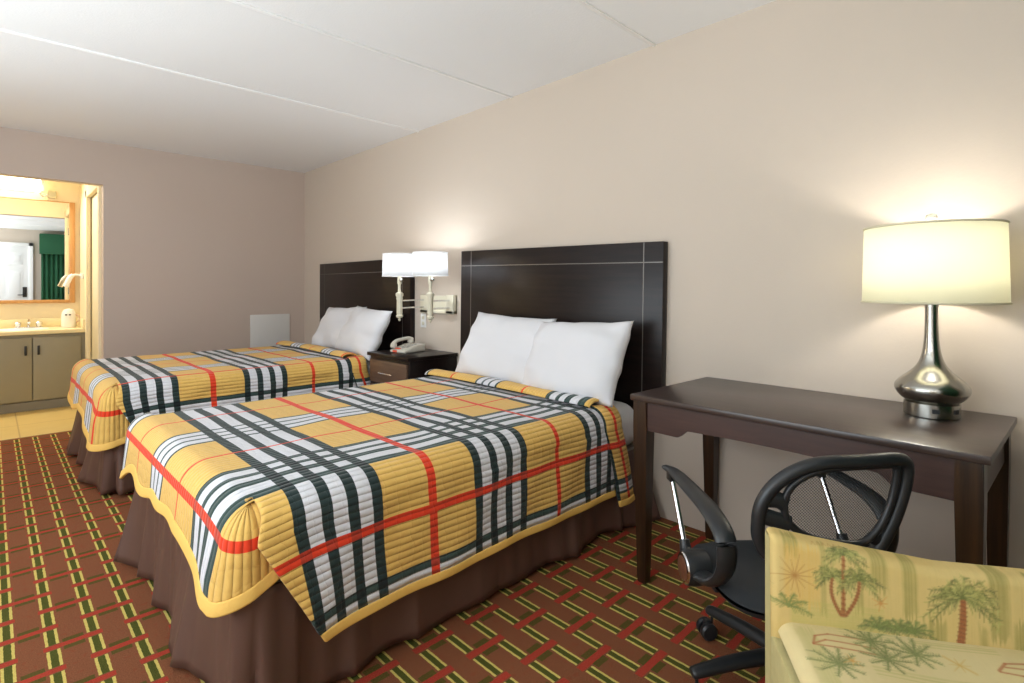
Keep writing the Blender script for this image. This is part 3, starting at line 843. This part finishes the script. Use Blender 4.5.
# ------------------------------------------------------------------ table lamp
LX, LY, LZ = 2.262, 0.302, 0.7525
tl_ = thing('table_lamp', (LX, LY, LZ), 'brushed metal table lamp with a drum shade standing on the desk', 'table lamp')
bm = bmesh.new(); bm_lathe(bm, [(0.074, 0), (0.077, 0.002), (0.077, 0.044), (0.074, 0.046)], (LX, LY, LZ), 56); b = obj('base', bm, M_nickel, tl_)
for ang in (R(196), R(243)):
    m = Matrix.Translation((LX+0.0765*cos(ang), LY+0.0765*sin(ang), LZ+0.025)) @ Matrix.Rotation(ang, 4, 'Z')
    t = bmesh.new(); bmesh.ops.create_cube(t, size=1.0); bmesh.ops.scale(t, vec=(0.004, 0.02, 0.014), verts=t.verts); bm = bmesh.new(); merge(bm, t, m)
    obj('socket', bm, M_black, b, smooth=False)
prof = [(0.070, 0.046), (0.086, 0.058), (0.099, 0.075), (0.103, 0.090), (0.099, 0.104), (0.086, 0.120), (0.068, 0.136), (0.050, 0.154), (0.036, 0.176), (0.027, 0.205), (0.022, 0.240), (0.019, 0.290), (0.018, 0.345), (0.019, 0.372), (0.021, 0.376)]
sp = smooth_path([(r, z, 0) for r, z in prof], 4); 
bm = bmesh.new(); bm_lathe(bm, [(p[0], p[1]) for p in sp], (LX, LY, LZ), 64); obj('body', bm, M_nickel, tl_)
lamp_shade(tl_, (LX, LY), 0.196, 0.190, 1.130, 1.383, M_shadec, plain('shade trim', (214, 206, 178), 0.7))
bm = bmesh.new()
bm_lathe(bm, [(0.004, 0.376), (0.004, 0.63)], (LX, LY, LZ), 10)
for k in range(3):
    a = k*2*pi/3+0.4; bm_tube(bm, [(LX, LY, 1.375), (LX+0.188*cos(a), LY+0.188*sin(a), 1.378)], 0.002, seg=6)
obj('harp', bm, M_nickel, tl_)
n = NT('clear finial glass'); n.set(Roughness=0.05); n.b.inputs['Transmission Weight'].default_value = 0.8; n.base((0.95, 0.95, 0.95, 1))
bm = bmesh.new(); bm_lathe(bm, [(0.010, 0.628), (0.011, 0.640)], (LX, LY, LZ), 20); bm_lathe(bm, [(0.004, 0.640), (0.014, 0.648), (0.019, 0.660), (0.014, 0.672), (0.004, 0.677)], (LX, LY, LZ), 24)
obj('finial', bm, n.m, tl_)
bm = bmesh.new(); bm_lathe(bm, [(0.013, 0.385), (0.018, 0.41), (0.030, 0.45), (0.030, 0.475), (0.012, 0.50)], (LX+0.02, LY, LZ), 20)
obj('bulb', bm, emis('warm bulb glass', (255, 246, 226), 3.0), tl_)

# ------------------------------------------------------------------ office chair (local frame: +y is the way it faces)
oc = thing('office_chair', (1.66, 0.56, 0.0), 'black office chair with mesh back and looped arms in front of the desk', 'office chair', rz=R(50-90))
def L(name, bm, m, parent=None, **k): return obj(name, bm, m, parent or oc, local=True, **k)
# seat
bm = bmesh.new(); t = bmesh.new(); N = 24; G = []
def seat_pt(i, j, top):
    a, b = -1+2*i/N, -1+2*j/N
    # squircle outline
    rr = max(abs(a), abs(b)); 
    if rr > 0: k = (abs(a)**4+abs(b)**4)**0.25; sc = rr/k if k else 1
    else: sc = 1
    x, y = -0.035+a*sc*0.228, -0.045+b*sc*0.205
    e = max(0, 1-rr**5)
    z = 0.375+(0.036*e**0.5 if top else -0.036*e**0.5)
    if top: z -= 0.012*exp(-((x/0.14)**2+((y+0.05)/0.14)**2)); z += 0.008*abs(x/0.24)**2
    z -= 0.030*max(0, b-0.4)**2/0.36
    return (x, y, z)
for top in (1, 0):
    G.append([[t.verts.new(seat_pt(i, j, top)) for j in range(N+1)] for i in range(N+1)])
for k in (0, 1):
    for i in range(N):
        for j in range(N):
            q = (G[k][i][j], G[k][i+1][j], G[k][i+1][j+1], G[k][i][j+1]); t.faces.new(q if k == 0 else q[::-1])
bmesh.ops.remove_doubles(t, verts=t.verts, dist=0.0005); bmesh.ops.recalc_face_normals(t, faces=t.faces)
merge(bm, t); L('seat', bm, M_blackfab, angle=60)
# back frame
def bk_y(x, z): return -0.232-0.10*(z-0.45)/0.33*0.35+0.55*(x+0.01)**2
out = [(-0.208, 0.60), (-0.203, 0.645), (-0.182, 0.688), (-0.148, 0.722), (-0.103, 0.746), (-0.05, 0.756), (0.02, 0.757), (0.08, 0.758), (0.130, 0.757), (0.158, 0.746), (0.166, 0.715), (0.158, 0.664), (0.140, 0.605), (0.112, 0.550), (0.08, 0.515), (0.0, 0.500), (-0.10, 0.495), (-0.175, 0.515), (-0.203, 0.555)]
bm = bmesh.new(); bm_tube(bm, [(x, bk_y(x, z), z) for x, z in out], 0.0165, smooth=5, closed=True, seg=12, flat=1.0, up=(0, 1, 0))
bf = L('back_frame', bm, M_black)
inn = [(-0.135, 0.60), (-0.150, 0.640), (-0.145, 0.680), (-0.120, 0.712), (-0.08, 0.733), (-0.03, 0.742), (0.03, 0.744), (0.08, 0.744), (0.125, 0.742), (0.135, 0.725), (0.132, 0.68), (0.120, 0.63), (0.098, 0.585), (0.065, 0.553), (0.03, 0.545), (-0.03, 0.553), (-0.09, 0.568)]
sm_out = smooth_path([(x, z, 0) for x, z in out], 4, True); sm_in = smooth_path([(x, z, 0) for x, z in inn], 6, True)
# mesh cloth inside the inner edge
def mesh_mat():
    n = NT('chair mesh'); c = n.coord(); w = n.scaled(c, (420, 420, 420))
    sx = n.new('ShaderNodeSeparateXYZ'); n.l.new(w, sx.inputs[0])
    a = n.math('SINE', n.math('ADD', sx.outputs[0], sx.outputs[2])); b = n.math('SINE', n.math('SUBTRACT', sx.outputs[0], sx.outputs[2]))
    hole = n.math('GREATER_THAN', n.math('MULTIPLY', a, b), 0.2)
    hole2 = n.math('LESS_THAN', n.math('MULTIPLY', a, b), -0.2)
    n.base(lin((40, 42, 44))); n.set(Roughness=0.8)
    n.l.new(n.math('SUBTRACT', 1.0, n.math('MAXIMUM', hole, hole2)), n.b.inputs['Alpha']); return n.m
bm = bmesh.new(); ctr = Vector((0.0, 0.645, 0)); rings = []
for k in range(7):
    f = k/6; rings.append([bm.verts.new((lambda q: (q[0], bk_y(q[0], q[1])+0.004, q[1]))(ctr+(p-ctr)*f)) if f > 0 else None for p in sm_in])
c0 = bm.verts.new((ctr[0], bk_y(ctr[0], ctr[1])+0.004, ctr[1])); n_ = len(sm_in)
for i in range(n_): bm.faces.new((c0, rings[1][i], rings[1][(i+1) % n_]))
for k in range(1, 6):
    for i in range(n_): bm.faces.new((rings[k][i], rings[k+1][i], rings[k+1][(i+1) % n_], rings[k][(i+1) % n_]))
L('back_mesh', bm, mesh_mat(), bf)
# bezel between mesh and outer tube: wide lower wings like the photo's frame
bm = bmesh.new(); bm_tube(bm, [(x, bk_y(x, z), z) for x, z in inn], 0.009, smooth=4, closed=True, seg=10, up=(0, 1, 0)); L('bezel', bm, M_black, bf)
for pts in ([(-0.205, 0.62), (-0.17, 0.61), (-0.135, 0.60)], [(-0.19, 0.66), (-0.165, 0.66), (-0.148, 0.65)], [(-0.07, 0.565), (-0.09, 0.53), (-0.10, 0.50)], [(0.08, 0.56), (0.10, 0.55), (0.12, 0.55)], [(0.0, 0.55), (0.0, 0.52), (0.0, 0.50)]):
    bm = bmesh.new(); bm_tube(bm, [(x, bk_y(x, z), z) for x, z in pts], 0.02 if pts[0][0] < -0.1 else 0.016, smooth=3, seg=10, flat=0.5, up=(0, 1, 0))
    L('brace', bm, M_black, bf)
# back post under the seat
bm = bmesh.new(); bm_tube(bm, [(0, -0.25, 0.52), (0, -0.275, 0.44), (0, -0.24, 0.345), (0, -0.05, 0.325)], 0.028, smooth=5, seg=12, flat=0.6, up=(0, 1, 0)); L('back_post', bm, M_black)
# arms
for sx in (-1, 1):
    A = -0.28 if sx < 0 else 0.212
    bm = bmesh.new(); q = 1.0 if sx < 0 else 0.62
    bm_tube(bm, [(A, 0.215, 0.592), (A, 0.13, 0.602), (A, 0.0, 0.597), (A, -0.12*q, 0.586), (A, -0.195*q, 0.558), (A, -0.212*q, 0.510), (A, -0.190*q, 0.455), (A, -0.13*q, 0.405), (A, -0.06*q, 0.385), (A, -0.01, 0.388)],
            [0.012, 0.022, 0.026, 0.028, 0.028, 0.026, 0.024, 0.026, 0.030, 0.026], smooth=6, seg=14, flat=0.55, up=(sx*0.01, 0.35, 1))
    ar = L('armrest', bm, M_black)
    bm = bmesh.new(); bm_tube(bm, [(A, 0.156, 0.582), (A, 0.10, 0.49), (A, 0.055, 0.415)], 0.0085, smooth=3, seg=12); L('strut', bm, M_chrome, ar)
    bm = bmesh.new(); bm_tube(bm, [(A, 0.055, 0.43), (A, 0.045, 0.405), (A, 0.02, 0.39)], [0.014, 0.018, 0.022], smooth=3, seg=12); L('joint', bm, M_black, ar); bm = bmesh.new(); bm_box(bm, A-0.012, A+0.012, 0.14, 0.175, 0.568, 0.592, bev=0.004)
    L('joint', bm, M_black, ar)
    rot = Matrix.Rotation(sx*pi/2, 4, 'Y')
    bm = bmesh.new(); bm_lathe(bm, [(0.046, -0.045), (0.048, 0.0), (0.044, 0.018)], (A+sx*0.016, -0.026, 0.388), 32, rot=rot); L('pivot', bm, M_black, ar)
    bm = bmesh.new(); bm_lathe(bm, [(0.042, 0.0181), (0.040, 0.022), (0.034, 0.023)], (A+sx*0.016, -0.026, 0.388), 32, rot=rot); dc = L('disc', bm, M_chrome, ar)
    bm = bmesh.new(); bm_lathe(bm, [(0.033, 0.0231), (0.031, 0.0245)], (A+sx*0.016, -0.026, 0.388), 32, rot=rot); L('disc_cap', bm, M_brown, dc)
# mechanism, column, base
bm = bmesh.new(); bm_box(bm, -0.09, 0.09, -0.12, 0.08, 0.30, 0.340, bev=0.01); bm_box(bm, -0.235, 0.235, -0.05, 0.02, 0.325, 0.342, bev=0.006); L('mechanism', bm, M_black)
bm = bmesh.new(); bm_lathe(bm, [(0.027, 0.10), (0.027, 0.20), (0.017, 0.202), (0.017, 0.31)], (0, 0, 0), 24); L('gas_column', bm, M_black)
bm = bmesh.new(); bm_lathe(bm, [(0.030, 0.07), (0.042, 0.085), (0.042, 0.12), (0.034, 0.14)], (0, 0, 0), 28); L('hub', bm, M_black)
for k in range(5):
    a = R(112+72*k)  # local angle
    c, s = cos(a), sin(a); bm = bmesh.new()
    bm_tube(bm, [(0.02*c, 0.02*s, 0.112), (0.15*c, 0.15*s, 0.104), (0.27*c, 0.27*s, 0.088), (0.290*c, 0.290*s, 0.085)], [0.026, 0.024, 0.020, 0.014], smooth=4, seg=14, flat=0.75)
    lg = L('leg', bm, M_black)
    bm = bmesh.new(); ca = a+1.2; ox, oy = 0.275*c, 0.275*s; wx, wy = -sin(ca), cos(ca)
    px, py = ox+0.018*cos(ca), oy+0.018*sin(ca)
    for sd in (-1, 1):
        rot = frame((cos(ca), sin(ca), 0), (0, 0, 1), (wx, wy, 0))
        bm_lathe(bm, [(0.006, 0.006), (0.026, 0.006), (0.028, 0.010), (0.028, 0.022), (0.022, 0.028), (0.004, 0.029)], (px, py, 0.0285), 24, rot=rot @ Matrix.Rotation(0 if sd > 0 else pi, 4, 'X'))
    bm_lathe(bm, [(0.005, 0.0285), (0.005, 0.09)], (ox, oy, 0), 10)
    bm_box(bm, px-0.012, px+0.012, py-0.012, py+0.012, 0.03, 0.058, bev=0.005)
    L('caster', bm, M_black, lg)

# ------------------------------------------------------------------ palm-print seat (local: +x along the back, +y towards the sitter's front)
sc_ = thing('upholstered_chair', (1.105, 0.375, 0.0), 'armless low chair in cream palm tree print fabric in front of the office chair', 'armchair', rz=math.atan2(-0.837, 0.548))
# local x axis = (.548,-.837); local y axis = (.837,.548) points to the back, so the sitter faces -y
def fabric_mat():
    n = NT('palm print fabric'); n.set(Roughness=0.85); n.b.inputs['Specular IOR Level'].default_value = 0.2
    a = n.new('ShaderNodeVertexColor'); a.layer_name = 'Col'
    p = n.coord(); f = n.noise(700, 2, 0.6, p); g = n.noise(90, 3, 0.6, p)
    c = n.mix(n.math('MULTIPLY', f, 0.22), a.outputs[0], lin((222, 210, 156))); c = n.mix(n.math('MULTIPLY', g, 0.10), c, lin((150, 130, 60)))
    n.base(c); n.bump(f, 0.25, 0.002); return n.m
M_print = fabric_mat()
RES = 0.0022
class Print:
    def __init__(s, w, h, seed):
        s.nx, s.ny = int(w/RES)+2, int(h/RES)+2; s.r = np.random.default_rng(seed)
        yy, xx = np.mgrid[0:s.ny, 0:s.nx]; s.X = xx*RES; s.Y = yy*RES
        base = np.array(lin((204, 174, 106))[:3]); s.img = np.ones((s.ny, s.nx, 3))*base
        sm = s.blur(s.r.random((s.ny, s.nx)), 14); s.img = s.lerp(s.img, lin((220, 196, 136)), np.clip((sm-0.5)*14+0.4, 0, 1)*0.7)
        sm = s.blur(s.r.random((s.ny, s.nx)), 20); s.img = s.lerp(s.img, lin((200, 150, 66)), np.clip((sm-0.5)*16, 0, 1)*0.45)
        st = s.blur(s.r.random((s.ny, s.nx)), 2); v = np.repeat(s.r.random((1, s.nx)), s.ny, 0)
        s.img = s.lerp(s.img, lin((150, 132, 66)), np.clip((v-0.55)*2, 0, 1)*np.clip(st*1.6-0.5, 0, 1)*0.35)
    def blur(s, a, k):
        for ax in (0, 1):
            for _ in range(2):
                pad = [(k, k) if i == ax else (0, 0) for i in (0, 1)]
                c = np.cumsum(np.pad(a, pad, mode='edge'), axis=ax)
                a = (np.take(c, range(2*k, c.shape[ax]), axis=ax)-np.take(c, range(0, c.shape[ax]-2*k), axis=ax))/(2*k)
        return a
    def lerp(s, img, c, m):
        return img*(1-m[..., None])+np.array(c[:3])*m[..., None]
    def brush(s, x0, x1, y0, y1, c, op=0.8, vert=True):
        """streaky brushed patch"""
        st = s.r.random((1, s.nx) if vert else (s.ny, 1)); st = np.repeat(st, s.ny, 0) if vert else np.repeat(st, s.nx, 1)
        no = s.blur(s.r.random((s.ny, s.nx)), 3)
        ex = s.blur(s.r.random((s.ny, s.nx)), 6)-0.5
        m = np.clip((s.X-x0+ex*0.06)/0.006, 0, 1)*np.clip((x1-s.X+ex*0.06)/0.006, 0, 1)*np.clip((s.Y-y0+ex*0.08+(st-0.5)*0.02)/0.01, 0, 1)*np.clip((y1-s.Y+ex*0.08+(st-0.5)*0.02)/0.01, 0, 1)
        s.img = s.lerp(s.img, lin(c), m*op*(0.55+0.45*st)*np.clip(no*1.9, 0, 1))
    def line(s, pts, w, c, op=0.9, w1=None):
        w1 = w if w1 is None else w1
        n = len(pts)-1
        for i in range(n):
            (ax, ay), (bx, by) = pts[i], pts[i+1]
            wa, wb = w+(w1-w)*i/n, w+(w1-w)*(i+1)/n
            mg = max(wa, wb)+0.004
            i0, i1 = max(0, int((min(ax, bx)-mg)/RES)), min(s.nx, int((max(ax, bx)+mg)/RES)+2)
            j0, j1 = max(0, int((min(ay, by)-mg)/RES)), min(s.ny, int((max(ay, by)+mg)/RES)+2)
            if i0 >= i1 or j0 >= j1: continue
            X, Y = s.X[j0:j1, i0:i1], s.Y[j0:j1, i0:i1]
            dx, dy = bx-ax, by-ay; L2 = dx*dx+dy*dy+1e-12
            t = np.clip(((X-ax)*dx+(Y-ay)*dy)/L2, 0, 1)
            d = np.hypot(X-ax-t*dx, Y-ay-t*dy); ww = wa+(wb-wa)*t
            m = np.clip((ww-d)/RES+0.5, 0, 1)*op
            s.img[j0:j1, i0:i1] = s.img[j0:j1, i0:i1]*(1-m[..., None])+np.array(lin(c)[:3])*m[..., None]
    def frond(s, x, y, ang, ln, droop, cols):
        pts = []; 
        for k in range(9):
            f = k/8; pts.append((x+ln*f*cos(ang), y+ln*f*sin(ang)-droop*f*f))
        s.line(pts, 0.0016, cols[0], 0.8, 0.0008)
        for k in range(1, 9):
            px, py = pts[k]; tx, ty = px-pts[k-1][0], py-pts[k-1][1]; a = math.atan2(ty, tx)
            for sd in (-1, 1):
                l2 = ln*0.30*(1-0.55*k/8)*s.r.uniform(0.7, 1.2); b = a+sd*s.r.uniform(0.6, 1.0)
                s.line([(px, py), (px+l2*cos(b), py+l2*sin(b)-l2*0.35)], 0.0013, cols[int(s.r.integers(0, len(cols)))], 0.75, 0.0006)
    def palm(s, x, y, x1, y1, crown, tw, bend=0.0, n=11):
        pts = []
        for k in range(12):
            f = k/11; pts.append((x+(x1-x)*f+bend*sin(pi*f*0.9), y+(y1-y)*f))
        s.line(pts, tw, (148, 70, 34), 0.9, tw*0.7)
        for k in range(11):
            px, py = pts[k]; s.line([(px-tw, py+0.002), (px+tw, py-0.001)], 0.0010, (112, 46, 24), 0.8)
        g = [(84, 96, 42), (112, 118, 56), (160, 158, 86), (72, 82, 44), (176, 170, 100)]
        for k in range(n):
            a = -0.35+(pi+0.7)*k/(n-1)+s.r.uniform(-0.1, 0.1)
            s.frond(pts[-1][0], pts[-1][1], a, crown*s.r.uniform(0.8, 1.1), crown*0.45, g)
    def star(s, x, y, r, c, n=12):
        for k in range(n):
            a = 2*pi*k/n; s.line([(x, y), (x+r*cos(a)*(1 if k % 2 else 0.7), y+r*sin(a)*(1 if k % 2 else 0.7))], 0.0016, c, 0.7, 0.0005)

def print_mesh(name, pr, mapf, parent, thick=0, flip=False):
    verts = [mapf(x, y) for y in (np.arange(pr.ny)*RES) for x in (np.arange(pr.nx)*RES)]
    nx, ny = pr.nx, pr.ny; idx = np.arange(nx*ny).reshape(ny, nx)
    a, b, c, d = idx[:-1, :-1].ravel(), idx[:-1, 1:].ravel(), idx[1:, 1:].ravel(), idx[1:, :-1].ravel()
    faces = np.stack([a, b, c, d] if not flip else [d, c, b, a], 1)
    me = bpy.data.meshes.new(name); me.from_pydata(verts, [], faces.tolist())
    ca = me.color_attributes.new('Col', 'FLOAT_COLOR', 'POINT')
    buf = np.ones((nx*ny, 4), np.float32); buf[:, :3] = pr.img.reshape(-1, 3); ca.data.foreach_set('color', buf.ravel())
    for p in me.polygons: p.use_smooth = True
    me.materials.append(M_print)
    o = bpy.data.objects.new(name, me); COL.objects.link(o); o.parent = parent
    return o
GR = (126, 122, 52)
W_ = 0.80
# --- backrest: one closed skin unrolled over rear foot -> front face -> top -> rear; section in (y, z)
def top_z(x): return 0.694-0.040*min(1, max(0, x/0.30))**0.8
def back_section(x):
    zt_ = top_z(x); r = 0.018
    pts = [(-0.004, 0.42), (-0.002, 0.50), (0.006, zt_-r)]
    for k in range(1, 7): a = pi/2*k/6; pts.append((0.006+r-r*cos(a)*1.0, zt_-r+r*sin(a)))
    for k in range(7): a = pi/2*k/6; pts.append((0.048+r*sin(a), zt_-r+r*cos(a)))
    pts += [(0.066, 0.50), (0.062, 0.10)]
    return pts
_cache = {}
def back_map(x, v):
    key = round(x, 4)
    if key not in _cache:
        P = back_section(x); L_ = [0]
        for p, q_ in zip(P, P[1:]): L_.append(L_[-1]+hypot(q_[0]-p[0], q_[1]-p[1]))
        _cache[key] = (P, L_)
    P, L_ = _cache[key]
    vv = v
    vv = min(vv, L_[-1]-1e-6)
    import bisect
    i = bisect.bisect_right(L_, vv)-1; i = min(i, len(P)-2)
    f = (vv-L_[i])/(L_[i+1]-L_[i])
    y, z = P[i][0]+(P[i+1][0]-P[i][0])*f, P[i][1]+(P[i+1][1]-P[i][1])*f
    e = min(x, W_-x)
    if e < 0.018: k = 1-(max(0, e)/0.018); ins = 0.014*(1-(max(0, 1-k*k))**0.5); cy = 0.033; y = y+(cy-y)/max(0.03, abs(cy-y))*ins; z = z-ins*0.6*(1 if z > 0.6 else 0)
    return (x-0.022, y, z)
pr = Print(W_, 0.95, 3)
# colours of the print; y here is arc length from the bottom front (z = 0.42 at 0); the seat meets it near 0.11
gs = [(0.02, 0.05, 0.235, 0.30), (0.085, 0.100, 0.13, 0.28), (0.145, 0.165, 0.14, 0.20), (0.172, 0.205, 0.18, 0.30), (0.225, 0.255, 0.14, 0.29), (0.265, 0.300, 0.09, 0.15), (0.345, 0.365, 0.09, 0.15), (0.365, 0.40, 0.12, 0.29), (0.425, 0.455, 0.10, 0.25), (0.40, 0.43, 0.10, 0.16), (0.52, 0.56, 0.12, 0.27), (0.60, 0.63, 0.1, 0.2), (0.70, 0.74, 0.12, 0.28)]
for g in gs: pr.brush(*g, GR, 0.75)
pr.brush(0.03, 0.20, 0.10, 0.16, (178, 170, 92), 0.6, False); pr.brush(0.02, 0.09, 0.14, 0.26, (216, 168, 78), 0.6)
pr.star(0.042, 0.200, 0.042, (170, 116, 54), 14)
pr.palm(0.122, 0.135, 0.112, 0.205, 0.036, 0.0032, -0.010, 13); pr.palm(0.126, 0.135, 0.128, 0.248, 0.036, 0.0036, 0.0, 14); pr.palm(0.130, 0.135, 0.152, 0.203, 0.036, 0.0032, 0.008, 13)
pr.palm(0.318, 0.105, 0.324, 0.190, 0.060, 0.0065, 0.002, 23)
pr.palm(0.50, 0.13, 0.515, 0.23, 0.05, 0.005, 0.004, 16); pr.palm(0.66, 0.12, 0.655, 0.21, 0.06, 0.006, 0.0, 20)
for fx in (0.185, 0.220, 0.245): 
    for k in range(7): pr.frond(fx, 0.118, 0.2+0.42*k, 0.035, 0.014, [(92, 110, 52), (112, 128, 66), (84, 96, 54)])
for k in range(5): pr.frond(0.03, 0.14, 0.1+0.6*k, 0.04, 0.015, [(112, 128, 66), (92, 110, 52)])
pr.star(0.190, 0.165, 0.016, (196, 130, 60), 7); pr.star(0.47, 0.165, 0.02, (196, 130, 60), 6); pr.star(0.62, 0.22, 0.03, (170, 116, 54), 12)
for k in range(9):
    pr.palm(0.05+0.09*k, 0.45+0.02*(k % 3), 0.055+0.09*k, 0.54+0.02*(k % 3), 0.04, 0.004, 0.002, 9)
for k in range(6):
    px = 0.075+0.02*k*0.5; pr.line([(px, 0.262), (px+0.003, 0.272), (px+0.006, 0.262)], 0.0010, (176, 130, 70), 0.6)
print_mesh('backrest', pr, back_map, sc_, flip=False)
# side panels of the back
def side_bm(x, sgn):
    bm = bmesh.new(); P = back_section(0.0 if sgn < 0 else W_)
    vs = []
    for y, z in P:
        cy = 0.033
        y2 = y+(0.012 if y < cy else -0.012)
        vs.append(bm.verts.new((x-0.022, y2, min(z, max(P, key=lambda q: q[1])[1]-0.011))))
    f = bm.faces.new(vs if sgn > 0 else vs[::-1]); return bm
M_side = plain('print fabric side', (186, 174, 120), 0.85, var=0.2, vscale=30, bscale=400, bstr=0.15)
obj('side_panel', side_bm(0.0, -1), M_side, sc_, local=True, smooth=False); obj('side_panel', side_bm(W_, 1), M_side, sc_, local=True, smooth=False)
# --- seat cushion: top skin with rolled edges
SD = 0.50
def seat_map(x, v):
    # v: arc length from the rear along the top to the front then down
    r = 0.05
    if v < SD-r: y, z = -v, 0.53
    elif v < SD-r+r*pi/2: a = (v-(SD-r))/r; y, z = -(SD-r)-r*sin(a), 0.53-r*(1-cos(a))
    else: y, z = -SD, 0.53-r-(v-(SD-r+r*pi/2))
    rs = 0.028; xs = x
    if x < rs*1.3: 
        d = rs*1.3-x; a = min(d/rs, pi/2); xs = rs-rs*sin(a) if d < rs*pi/2 else 0; zz = rs*(1-cos(a)); z -= zz if v < SD-r else zz*0.5
    return (xs-0.012, y+0.008, z+0.004*sin(x*19)*sin(v*14))
def make_seat():
    w = W_; pr2 = Print(w, 0.80, 5)
    pr2.img = pr2.lerp(pr2.img, lin((222, 210, 168)), np.ones((pr2.ny, pr2.nx))*0.55)
    for g in ((0.03, 0.06, 0.02, 0.5), (0.10, 0.20, 0.0, 0.02), (0.22, 0.36, 0.015, 0.035), (0.12, 0.34, 0.115, 0.135), (0.4, 0.44, 0.0, 0.12), (0.03, 0.7, 0.2, 0.22), (0.5, 0.54, 0, 0.3)): pr2.brush(*g, (176, 172, 104), 0.6, g[1]-g[0] < 0.09)
    red = (172, 84, 52)
    pr2.line([(0.045, 0.070), (0.055, 0.045), (0.08, 0.035), (0.14, 0.038)], 0.0022, red, 0.75); pr2.line([(0.045, 0.070), (0.07, 0.055), (0.15, 0.060)], 0.0022, red, 0.75); pr2.line([(0.045, 0.072), (0.09, 0.075), (0.145, 0.078)], 0.0022, red, 0.75)
    g = [(110, 124, 72), (128, 138, 84), (92, 104, 62)]
    for cx, cy in ((0.150, 0.036), (0.158, 0.085), (0.215, 0.055), (0.07, 0.12), (0.60, 0.07), (0.45, 0.15)):
        for k in range(10): pr2.frond(cx, cy, 2*pi*k/10, 0.038, 0.004, g)
    pr2.line([(0.33, 0.075), (0.35, 0.055), (0.39, 0.05), (0.43, 0.06)], 0.0024, red, 0.8); pr2.line([(0.33, 0.078), (0.36, 0.085), (0.42, 0.08)], 0.0022, red, 0.8); pr2.line([(0.345, 0.065), (0.40, 0.068), (0.46, 0.075)], 0.002, red, 0.8)
    pr2.star(0.095, 0.108, 0.018, (206, 150, 70), 7); pr2.star(0.275, 0.07, 0.024, (206, 168, 96), 8); pr2.line([(0.26, 0.05), (0.29, 0.09)], 0.002, (206, 168, 96), 0.7)
    for k in range(12): pr2.palm(0.1+0.15*(k % 5), 0.25+0.12*(k//5)+0.1, 0.1+0.15*(k % 5), 0.17+0.12*(k//5)+0.1, 0.04, 0.004, 0.003, 9)
    return print_mesh('seat_cushion', pr2, seat_map, sc_, flip=True)
make_seat()
bm = bmesh.new(); bm_box(bm, -0.0215, W_-0.024, -SD+0.012, 0.050, 0.10, 0.497, bev=0.006); obj('seat_base', bm, M_side, sc_, local=True)
for x, y in ((0.03, 0.015), (W_-0.09, 0.015), (0.03, -SD+0.06), (W_-0.09, -SD+0.06)):
    bm = bmesh.new(); bm_lathe(bm, [(0.016, 0.0), (0.024, 0.099)], (x, y, 0), 16); obj('leg', bm, M_deskleg, sc_, local=True)

# ------------------------------------------------------------------ lights
def point(name, loc, e, r, col):
    d = bpy.data.lights.new(name, 'POINT'); d.energy = e; d.shadow_soft_size = r; d.color = col
    o = bpy.data.objects.new(name, d); COL.objects.link(o); o.location = loc; return o
def area(name, loc, rot, sx, sy, e, col):
    d = bpy.data.lights.new(name, 'AREA'); d.shape = 'RECTANGLE'; d.size = sx; d.size_y = sy; d.energy = e; d.color = col
    o = bpy.data.objects.new(name, d); COL.objects.link(o); o.location = loc; o.rotation_euler = rot; return o
point('table_lamp_bulb', (LX+0.0, LY, 1.268), 9.0, 0.045, (1.0, 0.94, 0.85))
point('wall_lamp_bulb', (2.20, 3.072, 1.396), 2.6, 0.014, (0.92, 0.96, 1.0))
point('wall_lamp_bulb', (2.15, 3.385, 1.396), 2.6, 0.014, (0.92, 0.96, 1.0))
area('added_window_fill', (XL+0.02, 1.9, 1.45), (0, R(-90-14), 0), 1.35, 3.35, 60, (0.86, 0.95, 1.0))  # fill light added at the made-up left window
area('added_ceiling_fill', (-0.98, 2.0, 0.45), (R(180), 0, 0), 1.6, 4.2, 76, (0.84, 0.95, 1.0))  # added fill aimed up to brighten the ceiling; no lamp stands here
area('added_upward_fill', (-0.75, -0.35, 1.55), (R(180-28), 0, R(-44)), 0.7, 0.5, 17, (0.9, 0.97, 1.0))  # another added upward fill, left of the camera, with no fixture behind it
area('washroom_lamp', (-0.15, 7.15, 2.3), (R(-25), 0, 0), 0.9, 0.15, 24, (1.0, 0.94, 0.82))
W = bpy.data.worlds.new('World'); SC.world = W; W.use_nodes = True
bg = W.node_tree.nodes['Background']; bg.inputs[0].default_value = (0.75, 0.86, 1.0, 1); bg.inputs[1].default_value = 1.5

# ------------------------------------------------------------------ camera
cd = bpy.data.cameras.new('Camera'); cam = bpy.data.objects.new('Camera', cd); COL.objects.link(cam)
cam.location = (0, 0, 1.178); cam.rotation_euler = (R(90), 0, -atan(522/535))
cd.sensor_fit = 'HORIZONTAL'; cd.sensor_width = 36; cd.lens = 36*535/1024; cd.shift_y = -53.5/1024; cd.clip_start = 0.02
SC.camera = cam
SC.view_settings.view_transform = 'Standard'; SC.view_settings.look = 'None'; SC.view_settings.gamma = 1; SC.view_settings.exposure = 0.10
SC.view_settings.use_curve_mapping = False
SC.cycles.use_denoising = True
SC.cycles.sample_clamp_indirect = 6; SC.cycles.caustics_reflective = False; SC.cycles.caustics_refractive = False
SC.cycles.max_bounces = 10; SC.cycles.diffuse_bounces = 6
